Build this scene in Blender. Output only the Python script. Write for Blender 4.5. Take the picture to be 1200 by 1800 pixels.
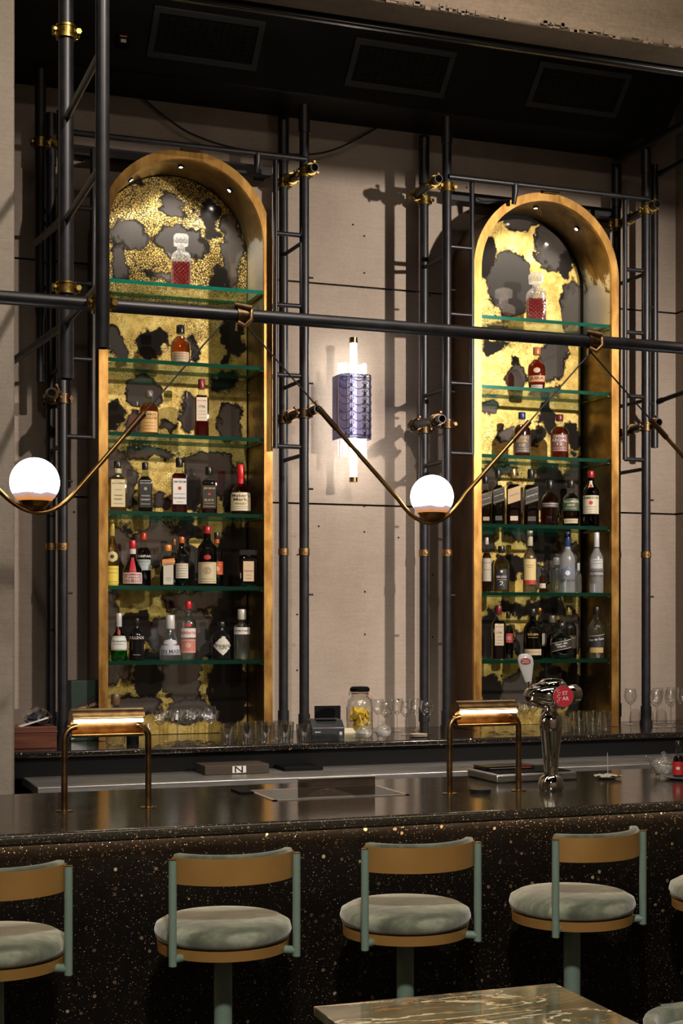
import bpy, math, random
from math import sin, cos, pi, radians
from mathutils import Vector, Matrix

random.seed(7)
S = bpy.context.scene
for o in list(bpy.data.objects):
    bpy.data.objects.remove(o, do_unlink=True)
COL = S.collection

# ------------------------------------------------------------------ camera, light, exposure
TH = 0.3531                      # the camera looks 20 degrees to the right of the wall's normal
FPX = 2580.0
CZ = 1.75
cd = bpy.data.cameras.new('camera'); cam = bpy.data.objects.new('camera', cd); COL.objects.link(cam)
cd.sensor_width = 36; cd.lens = 36 * FPX / 1800.0; cd.shift_y = 190 / 1800.0
cd.clip_start = 0.05; cd.clip_end = 60
cam.location = (0, 0, CZ); cam.rotation_euler = (pi / 2, 0, -TH)
S.camera = cam
S.view_settings.view_transform = 'Standard'
S.view_settings.look = 'None'
S.view_settings.exposure = 0.0
S.view_settings.gamma = 1.0
S.view_settings.use_curve_mapping = False

W = bpy.data.worlds.new('world'); S.world = W; W.use_nodes = True
W.node_tree.nodes['Background'].inputs[0].default_value = (1.0, 0.8, 0.6, 1)
W.node_tree.nodes['Background'].inputs[1].default_value = 0.02

def lamp(name, kind, loc, target, power, color=(1, .86, .7), size=.2, size_y=None, spot=60, blend=.5, parent=None):
    ld = bpy.data.lights.new(name, kind); ld.energy = power; ld.color = color
    if kind == 'AREA':
        ld.size = size
        if size_y: ld.shape = 'RECTANGLE'; ld.size_y = size_y
    elif kind == 'SPOT':
        ld.spot_size = radians(spot); ld.spot_blend = blend; ld.shadow_soft_size = size
    else:
        ld.shadow_soft_size = size
    ob = bpy.data.objects.new(name, ld); COL.objects.link(ob)
    ob.location = loc
    if target is not None:
        ob.rotation_euler = (Vector(target) - Vector(loc)).to_track_quat('-Z', 'Y').to_euler()
    if parent: ob.parent = parent
    return ob

# track spots of the room, with a few added fill lights among them
lamp('track_spot_right', 'SPOT', (5.3, 4.0, 4.1), (3.6, 8.6, 2.5), 1100, (1, .87, .75), .05, spot=75, blend=.9)
lamp('track_spot_left', 'SPOT', (2.2, 2.4, 5.6), (1.9, 8.6, 2.2), 640, (1, .87, .75), .06, spot=62, blend=.9)
lamp('track_spot_stools', 'SPOT', (0.5, 0.8, 4.2), (2.2, 4.3, .7), 620, (1, .92, .80), .12, spot=60, blend=.8)
lamp('track_spot_column', 'SPOT', (0.3, 2.6, 5.2), (.7, 6.3, 2.6), 90, (1, .88, .76), .06, spot=50, blend=.8)
lamp('ambient_fill', 'AREA', (2.2, 4.1, 5.9), (2.2, 4.1, 0), 60, (1, .84, .66), 4.5, .6)  # unseen overhead fill, added to lift the ambient light
for k_ in range(4):
    lamp('rear_wall_fill', 'SPOT', (-1.2 + 1.9 * k_, 1.6, 5.8), (-1.2 + 1.9 * k_, -2.0, 2.2), 300, (1, .84, .68), .05, spot=75, blend=.9)  # added to brighten the rear wall that the mirrors reflect
lamp('track_spot_beam', 'SPOT', (3.2, 3.4, 2.8), (3.1, 5.6, 4.7), 50, (1, .84, .66), .1, spot=60, blend=1)
lamp('track_spot_table', 'SPOT', (2.6, 1.4, 4.6), (1.7, 3.2, .75), 60, (1, .86, .7), .06, spot=40, blend=.8)

# ------------------------------------------------------------------ helpers: pixels of the survey -> metres
def _d(x, y):
    u = (x - 600) / FPX; v = (1090 - y) / FPX
    return Vector((sin(TH) + u * cos(TH), cos(TH) - u * sin(TH), v))
def at(x, y, Y):
    d = _d(x, y); t = Y / d.y
    return Vector((d.x * t, Y, CZ + d.z * t))
def onz(x, y, z):
    d = _d(x, y); t = (z - CZ) / d.z
    return Vector((d.x * t, d.y * t, z))

# ------------------------------------------------------------------ helpers: objects
def tag(o, label=None, cat=None, group=None, kind=None):
    if label: o['label'] = label
    if cat: o['category'] = cat
    if group: o['group'] = group
    if kind: o['kind'] = kind
    return o
def thing(name, loc, label, cat, group=None, rz=0):
    o = bpy.data.objects.new(name, None); COL.objects.link(o)
    o.empty_display_size = .05
    o.location = loc; o.rotation_euler = (0, 0, rz)
    return tag(o, label, cat, group)
def org(o):
    v = Vector((0, 0, 0))
    while o is not None:
        v += Vector(o.location); o = o.parent
    return v

class MB:
    def __init__(s): s.v = []; s.f = []; s.m = []
    def add(s, vs, fs, mi=0):
        b = len(s.v); s.v += [Vector(p) for p in vs]
        for f in fs: s.f.append([b + i for i in f]); s.m.append(mi)
        return s
    def box(s, x0, x1, y0, y1, z0, z1, mi=0):
        vs = [(x, y, z) for z in (z0, z1) for y in (y0, y1) for x in (x0, x1)]
        return s.add(vs, [(0, 2, 3, 1), (4, 5, 7, 6), (0, 1, 5, 4), (2, 6, 7, 3), (0, 4, 6, 2), (1, 3, 7, 5)], mi)
    def cbox(s, c, d, mi=0, rz=0):
        m = Matrix.Rotation(rz, 3, 'Z'); c = Vector(c)
        vs = [c + m @ Vector((sx * d[0] / 2, sy * d[1] / 2, sz * d[2] / 2)) for sz in (-1, 1) for sy in (-1, 1) for sx in (-1, 1)]
        return s.add(vs, [(0, 2, 3, 1), (4, 5, 7, 6), (0, 1, 5, 4), (2, 6, 7, 3), (0, 4, 6, 2), (1, 3, 7, 5)], mi)
    def prism(s, poly, a, b, axis='z', mi=0):
        n = len(poly)
        def P(p, t):
            return {'z': (p[0], p[1], t), 'y': (p[0], t, p[1]), 'x': (t, p[0], p[1])}[axis]
        vs = [P(p, a) for p in poly] + [P(p, b) for p in poly]
        fs = [tuple(range(n))[::-1], tuple(range(n, 2 * n))] + [(i, (i + 1) % n, n + (i + 1) % n, n + i) for i in range(n)]
        return s.add(vs, fs, mi)
    def path(s, pts, r, seg=12, caps=True, mi=0, closed=False):
        pts = [Vector(p) for p in pts]; n = len(pts)
        rs = r if isinstance(r, (list, tuple)) else [r] * n
        b = len(s.v); up = None
        for i, p in enumerate(pts):
            if closed: t = pts[(i + 1) % n] - pts[i - 1]
            else: t = pts[min(i + 1, n - 1)] - pts[max(i - 1, 0)]
            t = t.normalized()
            if up is None:
                up = Vector((0, 0, 1)) if abs(t.z) < .9 else Vector((0, 1, 0))
            e = t.cross(up).normalized(); up = e.cross(t).normalized()
            for k in range(seg):
                a = 2 * pi * k / seg
                s.v.append(p + (e * cos(a) + up * sin(a)) * rs[i])
        for i in range(n if closed else n - 1):
            j = (i + 1) % n
            for k in range(seg):
                l = (k + 1) % seg
                s.f.append([b + i * seg + k, b + i * seg + l, b + j * seg + l, b + j * seg + k]); s.m.append(mi)
        if caps and not closed:
            s.f.append([b + k for k in range(seg)][::-1]); s.m.append(mi)
            s.f.append([b + (n - 1) * seg + k for k in range(seg)]); s.m.append(mi)
        return s
    def pipe(s, p, q, ro, ri, seg=20, mi=0):          # open hollow pipe
        p, q = Vector(p), Vector(q); t = (q - p).normalized()
        up = Vector((0, 0, 1)) if abs(t.z) < .9 else Vector((0, 1, 0))
        e = t.cross(up).normalized(); up = e.cross(t)
        b = len(s.v)
        for c, r in ((p, ro), (q, ro), (q, ri), (p, ri)):
            for k in range(seg):
                a = 2 * pi * k / seg; s.v.append(c + (e * cos(a) + up * sin(a)) * r)
        for i in range(4):
            j = (i + 1) % 4
            for k in range(seg):
                l = (k + 1) % seg
                s.f.append([b + i * seg + k, b + i * seg + l, b + j * seg + l, b + j * seg + k]); s.m.append(mi)
        return s
    def lathe(s, prof, c=(0, 0, 0), seg=24, sq=0, mi=0, mfun=None, bot=True, top=True, sy=1.0, squash=1.0):
        c = Vector(c); b = len(s.v); n = len(prof)
        for (r, z) in prof:
            for k in range(seg):
                a = 2 * pi * (k + .5) / seg
                ca, sa = cos(a), sin(a)
                q = 1.0
                if sq: q = (abs(ca) ** sq + abs(sa) ** sq) ** (-1.0 / sq)
                s.v.append(c + Vector((r * q * ca * squash, r * q * sa * sy, z)))
        for i in range(n - 1):
            for k in range(seg):
                l = (k + 1) % seg
                s.f.append([b + i * seg + k, b + i * seg + l, b + (i + 1) * seg + l, b + (i + 1) * seg + k])
                s.m.append(mfun(.5 * (prof[i][1] + prof[i + 1][1])) if mfun else mi)
        if bot: s.f.append([b + k for k in range(seg)][::-1]); s.m.append(mi)
        if top: s.f.append([b + (n - 1) * seg + k for k in range(seg)]); s.m.append(mi)
        return s
    def ball(s, c, r, seg=24, rings=14, sc=(1, 1, 1), mi=0):
        c = Vector(c); prof = []
        b = len(s.v)
        for i in range(rings + 1):
            a = -pi / 2 + pi * i / rings
            for k in range(seg):
                p = 2 * pi * k / seg
                s.v.append(c + Vector((r * cos(a) * cos(p) * sc[0], r * cos(a) * sin(p) * sc[1], r * sin(a) * sc[2])))
        for i in range(rings):
            for k in range(seg):
                l = (k + 1) % seg
                s.f.append([b + i * seg + k, b + i * seg + l, b + (i + 1) * seg + l, b + (i + 1) * seg + k]); s.m.append(mi)
        return s
    def rot(s, m, start=0, about=(0, 0, 0)):
        a = Vector(about)
        for i in range(start, len(s.v)): s.v[i] = a + m @ (s.v[i] - a)
        return s
    def build(s, name, mat, parent=None, world=True, bevel=0, smooth=40, loc=None):
        off = Vector((0, 0, 0))
        if loc is not None: off = Vector(loc)
        elif parent is not None and world: off = org(parent)
        me = bpy.data.meshes.new(name)
        me.from_pydata([tuple(v - off) for v in s.v], [], s.f)
        for m in (mat if isinstance(mat, (list, tuple)) else [mat]): me.materials.append(m)
        me.polygons.foreach_set('material_index', s.m)
        me.update()
        if smooth:
            me.polygons.foreach_set('use_smooth', [True] * len(me.polygons))
            me.set_sharp_from_angle(angle=radians(smooth))
        o = bpy.data.objects.new(name, me); COL.objects.link(o)
        if parent is not None: o.parent = parent
        elif loc is not None: o.location = loc
        if bevel:
            md = o.modifiers.new('bevel', 'BEVEL'); md.width = bevel; md.segments = 2; md.limit_method = 'ANGLE'
        return o

def struct(name, mb, mat, **k):
    return tag(mb.build(name, mat, **k), kind='structure')

# ------------------------------------------------------------------ helpers: materials
class NT:
    def __init__(s, name):
        s.m = bpy.data.materials.new(name); s.m.use_nodes = True
        s.t = s.m.node_tree; s.t.nodes.clear()
        s.out = s.t.nodes.new('ShaderNodeOutputMaterial')
    def n(s, typ, ins=None, **attr):
        nd = s.t.nodes.new('ShaderNode' + typ)
        for k, v in attr.items(): setattr(nd, k, v)
        for k, v in (ins or {}).items():
            if isinstance(v, tuple) and len(v) == 2 and hasattr(v[0], 'outputs'): s.t.links.new(v[0].outputs[v[1]], nd.inputs[k])
            elif hasattr(v, 'outputs'): s.t.links.new(v.outputs[0], nd.inputs[k])
            else: nd.inputs[k].default_value = v
        return nd
    def math(s, op, a, b=0.0, c=None, clamp=False):
        i = {0: a, 1: b}
        if c is not None: i[2] = c
        return s.n('Math', i, operation=op, use_clamp=clamp)
    def mix(s, f, a, b):
        nd = s.t.nodes.new('ShaderNodeMix'); nd.data_type = 'RGBA'
        for idx, v in ((0, f), (6, a), (7, b)):
            if isinstance(v, tuple) and len(v) == 2 and hasattr(v[0], 'outputs'): s.t.links.new(v[0].outputs[v[1]], nd.inputs[idx])
            elif hasattr(v, 'outputs'):
                s.t.links.new(v.outputs[2 if v.bl_idname == 'ShaderNodeMix' else 0], nd.inputs[idx])
            else: nd.inputs[idx].default_value = v if not isinstance(v, tuple) or len(v) == 4 else (*v, 1)
        return nd
    def ramp(s, f, stops, interp='LINEAR'):
        nd = s.n('ValToRGB', {0: f}); cr = nd.color_ramp; cr.interpolation = interp
        while len(cr.elements) < len(stops): cr.elements.new(.5)
        for e, (p, c) in zip(cr.elements, stops):
            e.position = p; e.color = c if len(c) == 4 else (*c, 1)
        return nd
    def noise(s, vec, scale, detail=3, rough=.5, dist=0):
        return s.n('TexNoise', {'Vector': vec, 'Scale': scale, 'Detail': detail, 'Roughness': rough, 'Distortion': dist})
    def obj(s): return (s.n('TexCoord'), 3)
    def bsdf(s, **k):
        nd = s.n('BsdfPrincipled')
        for kk, v in k.items():
            key = {'color': 'Base Color', 'rough': 'Roughness', 'metal': 'Metallic', 'trans': 'Transmission Weight', 'ior': 'IOR',
                   'normal': 'Normal', 'spec': 'Specular IOR Level', 'emit': 'Emission Color', 'es': 'Emission Strength',
                   'sheen': 'Sheen Weight', 'coat': 'Coat Weight', 'alpha': 'Alpha'}[kk]
            if hasattr(v, 'outputs'): s.t.links.new(v.outputs[2 if v.bl_idname == 'ShaderNodeMix' else 0], nd.inputs[key])
            elif isinstance(v, tuple) and len(v) == 3: nd.inputs[key].default_value = (*v, 1)
            else: nd.inputs[key].default_value = v
        return nd
    def done(s, sh):
        s.t.links.new(sh.outputs[0], s.out.inputs[0]); return s.m

def M_(name, color, rough=.5, metal=0, **k):
    t = NT(name); return t.done(t.bsdf(color=color, rough=rough, metal=metal, **k))
def M_emit(name, color, strength):
    t = NT(name); return t.done(t.n('Emission', {0: (*color, 1), 1: strength}))
def M_noisy(name, c1, c2, scale, rough=(.4, .6), metal=0, bump=0, stretch=(1, 1, 1), dist=0, detail=5, bscale=None, **k):
    t = NT(name); c = t.obj()
    mp = t.n('Mapping', {0: c, 3: stretch})
    n = t.noise(mp, scale, detail, .6, dist)
    r = t.ramp(n, [(.32, c1), (.68, c2)])
    rr = t.n('MapRange', {0: n, 3: rough[0], 4: rough[1]})
    kw = dict(color=r, rough=rr, metal=metal, **k)
    if bump:
        b = t.noise(mp, bscale or scale * 5, 4)
        kw['normal'] = t.n('Bump', {'Strength': bump, 'Distance': .01, 'Height': b})
    return t.done(t.bsdf(**kw))
def M_thin(name, tint=(1, 1, 1), edge=.55, base=.03, rough=.02, gcol=(1, 1, 1), frost=0):
    t = NT(name)
    tr = t.n('BsdfTransparent', {0: (*tint, 1)})
    gl = t.n('BsdfGlossy', {0: (*gcol, 1), 1: rough})
    lw = t.n('LayerWeight', {0: .3})
    f = t.math('ADD', t.math('MULTIPLY', t.math('POWER', (lw, 1), 1.7), edge), base, clamp=True)
    mx = t.n('MixShader', {0: f, 1: tr, 2: gl})
    if frost:
        di = t.n('BsdfDiffuse', {0: (.42, .43, .43, 1)})
        mx = t.n('MixShader', {0: frost, 1: mx, 2: di})
    return t.done(mx)
def M_liquid(name, color, rough=0.02, mixdiff=.42, dcol=None):
    # coloured spirit: refracting and absorbing, with a little body of its own
    t = NT(name)
    tr = t.n('BsdfRefraction', {0: (*color, 1), 1: rough, 2: 1.12})
    di = t.n('BsdfTranslucent', {0: (*(dcol or color), 1)})
    tp = t.n('BsdfTransparent', {0: (*color, 1)})
    a = t.n('MixShader', {0: .4, 1: tr, 2: tp})
    a = t.n('MixShader', {0: mixdiff, 1: a, 2: di})
    gl = t.n('BsdfGlossy', {0: (1, 1, 1, 1), 1: .03})
    fr = t.n('Fresnel', {0: 1.45})
    return t.done(t.n('MixShader', {0: fr, 1: a, 2: gl}))

def concrete(name, c1, c2, vert=True, bump=.25):
    t = NT(name); c = t.obj()
    mp = t.n('Mapping', {0: c, 3: (1, 1, .35) if vert else (.35, 1, 1)})
    n1 = t.noise(mp, 1.6, 5, .6, .4); n2 = t.noise(c, 55, 4, .7)
    g = t.n('Mapping', {0: c, 3: (1, 1, 14)}); n3 = t.noise(g, 9, 3, .6)
    s = t.math('ADD', t.math('MULTIPLY', n1, .6), t.math('ADD', t.math('MULTIPLY', n2, .22), t.math('MULTIPLY', n3, .18)))
    r = t.ramp(s, [(.36, c1), (.62, c2)])
    v = t.n('TexVoronoi', {'Vector': c, 'Scale': 9.0, 'Randomness': 1.0})
    pit = t.math('LESS_THAN', (v, 0), .035)
    colr = t.mix(t.math('MULTIPLY', pit, .6), r, (.07, .05, .04))
    return t.done(t.bsdf(color=colr, rough=.78, normal=t.n('Bump', {'Strength': bump, 'Distance': .006, 'Height': n2})))

def terrazzo(name, rough=.12, dens=1.0, base=(.009, .007, .006), coat=0, spec=.5, cb=1.0):
    t = NT(name); c = t.obj()
    w = t.noise(c, 30, 2); cv = t.n('VectorMath', {0: c, 1: t.n('VectorMath', {0: (w, 1), 1: (.008,) * 3}, operation='MULTIPLY')}, operation='ADD')
    col = None
    prev = (*base, 1)
    for sc, th, rad in ((44, .34 * dens, .30), (100, .42 * dens, .36), (210, .35 * dens, .4)):
        v = t.n('TexVoronoi', {'Vector': cv, 'Scale': float(sc), 'Randomness': 1.0})
        sp = t.n('SeparateColor', {0: (v, 1)})
        pick = t.math('LESS_THAN', (sp, 0), th)
        rr = t.math('MULTIPLY', (sp, 1), rad)
        ins = t.math('LESS_THAN', (v, 0), rr)
        msk = t.math('MULTIPLY', pick, ins)
        cr = t.ramp((sp, 2), [(p_, tuple(q_ * cb for q_ in c_)) for p_, c_ in ((0, (.05, .03, .018)), (.45, (.17, .11, .06)), (.8, (.34, .25, .15)), (1, (.62, .55, .42)))])
        prev = t.mix(msk, prev, cr)
    rn = t.noise(c, 18, 4)
    rg = t.n('MapRange', {0: rn, 3: rough * .7, 4: rough * 1.5})
    return t.done(t.bsdf(color=prev, rough=rg, spec=spec, coat=coat))

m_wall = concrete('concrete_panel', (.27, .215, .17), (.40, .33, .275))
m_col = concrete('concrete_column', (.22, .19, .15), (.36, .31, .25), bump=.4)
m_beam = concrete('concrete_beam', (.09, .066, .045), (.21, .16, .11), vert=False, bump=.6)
m_side = concrete('concrete_side', (.24, .19, .14), (.34, .27, .21))
m_gap = M_('seam_shadow_gap', (.01, .009, .008), .9)
m_pipe = M_noisy('charcoal_painted_steel', (.011, .0115, .014), (.022, .022, .027), 14, (.32, .48), .25, spec=.6)
m_pipe2 = M_noisy('black_painted_steel', (.008, .008, .009), (.015, .014, .016), 10, (.4, .6), .2)
m_duct = M_noisy('black_bulkhead_paint', (.0015, .0015, .0017), (.004, .0036, .0034), 4, (.45, .6), 0, spec=.25)
m_vent = M_('dark_vent_frame', (.022, .022, .023), .5, .1)
m_ventin = M_('vent_inside', (.002, .002, .002), .8)
m_clamp = M_noisy('zinc_yellow_coupler', (.16, .10, .025), (.42, .29, .08), 40, (.25, .45), .95)
m_dkclamp = M_noisy('dark_bronze_coupler', (.055, .035, .018), (.16, .10, .05), 40, (.3, .5), .9)
m_bronze = M_noisy('bronze_clip', (.22, .12, .05), (.45, .27, .12), 40, (.3, .5), .9)
m_terr = terrazzo('polished_black_terrazzo', .13, 1.7, (.030, .026, .019))
m_terrf = terrazzo('honed_black_terrazzo', .4, .8, (.004, .0028, .002), spec=.2, cb=.62)
m_terrb = terrazzo('black_counter_terrazzo', .14, .8, (.011, .009, .008))
m_black = M_('black_lacquer', (.003, .003, .0032), .65, spec=.12)
m_void = M_('dark_cupboard', (.004, .0035, .003), .8)
m_ss = M_noisy('stainless_steel', (.42, .41, .40), (.60, .59, .58), 6, (.35, .5), 1, stretch=(1, 12, 12))
m_chrome = M_('chrome', (.78, .77, .75), .04, 1)
m_frame = M_noisy('aged_brass_edge', (.26, .12, .028), (.60, .35, .10), 9, (.30, .5), .85, detail=6, stretch=(1.5, 1, .5))
m_brass = M_noisy('brushed_brass', (.36, .22, .08), (.55, .36, .15), 7, (.2, .34), 1)
m_lampb = M_noisy('antique_brass_tube', (.17, .095, .04), (.38, .24, .11), 22, (.25, .4), 1)
m_rod = M_noisy('satin_brass_rod', (.28, .155, .05), (.44, .27, .09), 14, (.25, .4), 1)
m_drodt = M_('dark_brass_sleeve', (.13, .07, .035), .35, .9)
m_cable = M_('black_cable', (.012, .011, .011), .5)
m_lining = None
m_glass = M_thin('clear_glass', (.96, .97, .96), 1.4, .13, .05)
m_gdark = M_thin('bottle_glass', (.88, .9, .88), .6, .05)
m_frost = M_thin('frosted_glass', (.8, .84, .88), .4, .05, .3, frost=.38)
m_shelf = M_thin('shelf_glass_face', (.93, .98, .955), .45, .09, .02)
t = NT('shelf_glass_edge')
m_edge = t.done(t.n('MixShader', {0: .35, 1: t.n('BsdfTranslucent', {0: (.015, .26, .20, 1)}), 2: t.n('BsdfGlossy', {0: (.18, .6, .5, 1), 1: .12})}))
m_white = M_('white_paper', (.72, .70, .66), .6)
m_sage = M_noisy('sage_green_paint', (.155, .225, .185), (.185, .26, .215), 8, (.38, .5), 0)
m_ochre = M_noisy('satin_bronze_band', (.36, .19, .05), (.43, .235, .07), 5, (.36, .48), .35)

def velvet():
    t = NT('sage_velvet'); c = t.obj()
    mp = t.n('Mapping', {0: c, 3: (1, 3.2, 1), 2: (0, 0, .25)})
    n = t.noise(mp, 3.0, 3, .5, 1.2); n2 = t.noise(c, 22, 4, .6)
    s = t.math('ADD', t.math('MULTIPLY', n, .75), t.math('MULTIPLY', n2, .25))
    r = t.ramp(s, [(.38, (.075, .085, .055)), (.5, (.16, .18, .12)), (.60, (.36, .37, .28))])
    nb = t.noise(c, 600, 2)
    return t.done(t.bsdf(color=r, rough=.85, sheen=.6, normal=t.n('Bump', {'Strength': .15, 'Distance': .001, 'Height': nb})))
m_velvet = velvet()

def marble():
    t = NT('green_brown_marble'); c = t.obj()
    n = t.noise(c, 2.2, 5, .5, .8)
    mp = t.n('Mapping', {0: c, 2: (0, 0, .55), 3: (1, 3.5, 1)})
    v1 = t.noise(mp, 1.7, 4, .5, 1.2)
    vein = t.math('LESS_THAN', t.math('ABSOLUTE', t.math('SUBTRACT', v1, .5)), .010)
    v2 = t.noise(mp, 3.0, 4, .5, .8)
    vein2 = t.math('LESS_THAN', t.math('ABSOLUTE', t.math('SUBTRACT', v2, .52)), .007)
    r = t.ramp(n, [(.3, (.04, .042, .026)), (.5, (.15, .135, .08)), (.68, (.36, .30, .19))])
    a = t.mix(vein, r, (.72, .62, .42)); b = t.mix(vein2, a, (.36, .19, .06))
    return t.done(t.bsdf(color=b, rough=.07))
m_marble = marble()

# ------------------------------------------------------------------ the room
YW = 8.62
XR = at(1187, 700, YW).x
Z1, Z2 = 2.473, 3.845
mb = MB()
for x0, x1 in ((-3.0, .35), (.362, XR)):
    for z0, z1 in ((0, Z1 - .006), (Z1 + .006, Z2 - .006), (Z2 + .006, 6.0)):
        mb.box(x0, x1, YW, YW + .05, z0, z1)
wb = struct('wall_back', mb, m_wall)
struct('trim_1', MB().box(-3.0, XR, YW + .02, YW + .10, 0, 6.0), m_gap)
mb = MB()
for z0, z1 in ((0, Z1 - .006), (Z1 + .006, Z2 - .006), (Z2 + .006, 6.0)):
    mb.box(XR, XR + .05, -2.0, YW + .05, z0, z1)
struct('wall_right', mb, m_side)
struct('trim_2', MB().box(XR + .02, XR + .1, -2.0, YW + .10, 0, 6.0), m_gap)
m_rear = M_noisy('rear_wall_plaster', (.14, .10, .07), (.34, .26, .2), 1.5, (.7, .9))
struct('wall_rear', MB().box(-3.0, XR + .1, -2.1, -2.0, 0, 6.0), m_rear)
struct('wall_left', MB().box(-3.1, -3.0, -2.1, YW + .1, 0, 6.0), m_rear)
struct('floor', MB().box(-3.1, XR + .1, -2.1, YW + .1, -.05, 0), M_noisy('dark_floor', (.015, .012, .01), (.05, .04, .03), 3, (.25, .5)))
struct('ceiling', MB().box(-3.1, XR + .1, -2.1, YW + .1, 6.0, 6.05), M_('black_ceiling', (.006, .006, .006), .8))
# little screw heads in the concrete panels
mb = MB()
for (px, py) in ((640, 890), (640, 935), (641, 1040), (641, 1115), (760, 1010), (760, 1120), (700, 1230), (640, 480), (641, 505), (755, 520), (620, 395), (820, 330), (523, 975), (522, 1080), (522, 1178), (1190, 600), (1192, 1010), (640, 415), (130, 900), (560, 925), (700, 945)):
    p = at(px, py, YW)
    mb.path([p + Vector((0, .002, 0)), p + Vector((0, -.003, 0))], .006, 8)
tag(mb.build('trim_3', m_gap), kind='structure')

# concrete column at the left
XC = at(26, 700, 6.3).x
t_ = thing('concrete_column', (XC - .5, 6.6, 0), 'tall pale concrete column at the left edge behind the bar counter', 'column')
MB().box(XC - 1.0, XC, 6.3, 6.95, 0, 5.98).build('shaft', m_col, t_, bevel=.012)

# beam across the upper right with a dark rail below
def beam():
    p0 = at(1100, 70, 5.6); zb = p0.z
    t_ = thing('concrete_beam', (3.0, 5.75, zb), 'raw concrete beam across the upper right corner with a warm lit patch', 'beam')
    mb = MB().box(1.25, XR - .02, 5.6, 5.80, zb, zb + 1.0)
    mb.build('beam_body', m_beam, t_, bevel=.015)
    mb = MB()
    for i in range(60):
        x = random.uniform(2.2, 4.6); w = random.uniform(.01, .05)
        mb.cbox((x, 5.6 - .002, zb + random.uniform(.0, .02)), (w, .012, random.uniform(.006, .02)))
    mb.build('rough_edge', m_beam, t_)
    r = at(1100, 112, 5.82)
    mb = MB().path([(1.25, 5.82, r.z), (XR - .02, 5.82, r.z)], .014, 12).box(1.25, XR - .02, 5.822, 5.84, r.z - .012, r.z + .2)
    mb.build('metal_rail', M_('dark_rail', (.03, .03, .032), .25, .6), t_)
beam()

# black bulkhead with three vents
ZB = 4.85
t_ = thing('ceiling_bulkhead', (3.0, 8.4, ZB), 'black sloped bulkhead under the ceiling above both arched cabinets', 'bulkhead')
bx1 = at(1165, 270, 8.2).x
MB().prism([(YW - .005, ZB), (8.2, ZB), (7.1, ZB + 1.1), (7.1, 5.99), (YW - .005, 5.99)], -1.5, bx1, 'x').build('duct_casing', m_duct, t_, bevel=.01)
def slope(x, y):                                  # where a sight line meets the sloped face
    d = _d(x, y); tt = (ZB + 8.2 - CZ) / (d.z + d.y); return Vector((d.x * tt, d.y * tt, CZ + d.z * tt))
vents = ((362, 67), (703, 119), (1016, 157))
vw, vh = .64, .29
for i, (px, py) in enumerate(vents):
    c = slope(px, py)
    v = thing('air_vent', c, ('leftmost', 'middle', 'rightmost')[i] + ' of the three black louvred air vents in the sloped bulkhead', 'vent', 'air vents in the bulkhead')
    e1 = Vector((1, 0, 0)); e2 = Vector((0, -1, 1)).normalized(); nn = Vector((0, -1, -1)).normalized()
    def q(mb, a0, a1, b0, b1, h0, h1, mi=0):
        vs = [c + e1 * a + e2 * b + nn * h for h in (h0, h1) for b in (b0, b1) for a in (a0, a1)]
        mb.add(vs, [(0, 2, 3, 1), (4, 5, 7, 6), (0, 1, 5, 4), (2, 6, 7, 3), (0, 4, 6, 2), (1, 3, 7, 5)], mi)
    fr = MB(); fw = .035
    q(fr, -vw / 2, vw / 2, -vh / 2, -vh / 2 + fw, 0, .018); q(fr, -vw / 2, vw / 2, vh / 2 - fw, vh / 2, 0, .018)
    q(fr, -vw / 2, -vw / 2 + fw, -vh / 2 + fw, vh / 2 - fw, 0, .018); q(fr, vw / 2 - fw, vw / 2, -vh / 2 + fw, vh / 2 - fw, 0, .018)
    fr.build('vent_frame', m_vent, v, bevel=.002)
    b = MB(); q(b, -vw / 2 + .02, vw / 2 - .02, -vh / 2 + .02, vh / 2 - .02, .001, .003); b.build('vent_back', m_ventin, v)
    l = MB()
    for k in range(9):
        b0 = -vh / 2 + fw + .012 + k * (vh - 2 * fw) / 9; q(l, -vw / 2 + fw, vw / 2 - fw, b0, b0 + .004, .004, .012)
    for k in range(13):
        a0 = -vw / 2 + fw + .02 + k * (vw - 2 * fw) / 13; q(l, a0, a0 + .005, -vh / 2 + fw, vh / 2 - fw, .006, .013)
    l.build('louvres', M_('black_louvre', (.012, .012, .013), .35, .5) if i == 0 else bpy.data.materials['black_louvre'], v)
c = slope(215, 72)
t_ = thing('smoke_detector', c, 'small black box with an orange and white sticker on the bulkhead', 'detector')
MB().cbox(c, (.07, .05, .07)).build('housing', m_black, t_, bevel=.004)
MB().cbox(c + Vector((0, -.03, .015)), (.04, .004, .008)).build('orange_strip', M_('orange_sticker', (.8, .12, .02), .5), t_)
MB().cbox(c + Vector((0, -.03, -.01)), (.03, .004, .018)).build('white_strip', m_white, t_)

# ------------------------------------------------------------------ scaffold parts
def coupler(mb, p, ax, r, side=Vector((1, 0, 0)), s=1.0):
    """swivel clamp: band round a pipe, hinge lugs, eye bolt and nut"""
    p = Vector(p); ax = Vector(ax).normalized(); side = (side - ax * side.dot(ax)).normalized(); o = ax.cross(side)
    mb.path([p - ax * .024 * s, p + ax * .024 * s], r + .007, 18)
    mb.path([p - ax * .027 * s, p - ax * .018 * s], r + .011, 18); mb.path([p + ax * .018 * s, p + ax * .027 * s], r + .011, 18)
    for sg in (-1, 1):
        c = p + side * sg * (r + .016)
        mb.path([c - ax * .018 * s, c + ax * .018 * s], .010, 8)
        mb.path([c - o * .03, c + o * .045 * (1 if sg > 0 else .4)], .0065, 8)
    c = p + side * (r + .016)
    mb.path([c + o * .030, c + o * .042], .013, 6)
    mb.path([c - o * .034, c - o * .024], .012, 6)
RP = .0285
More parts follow.
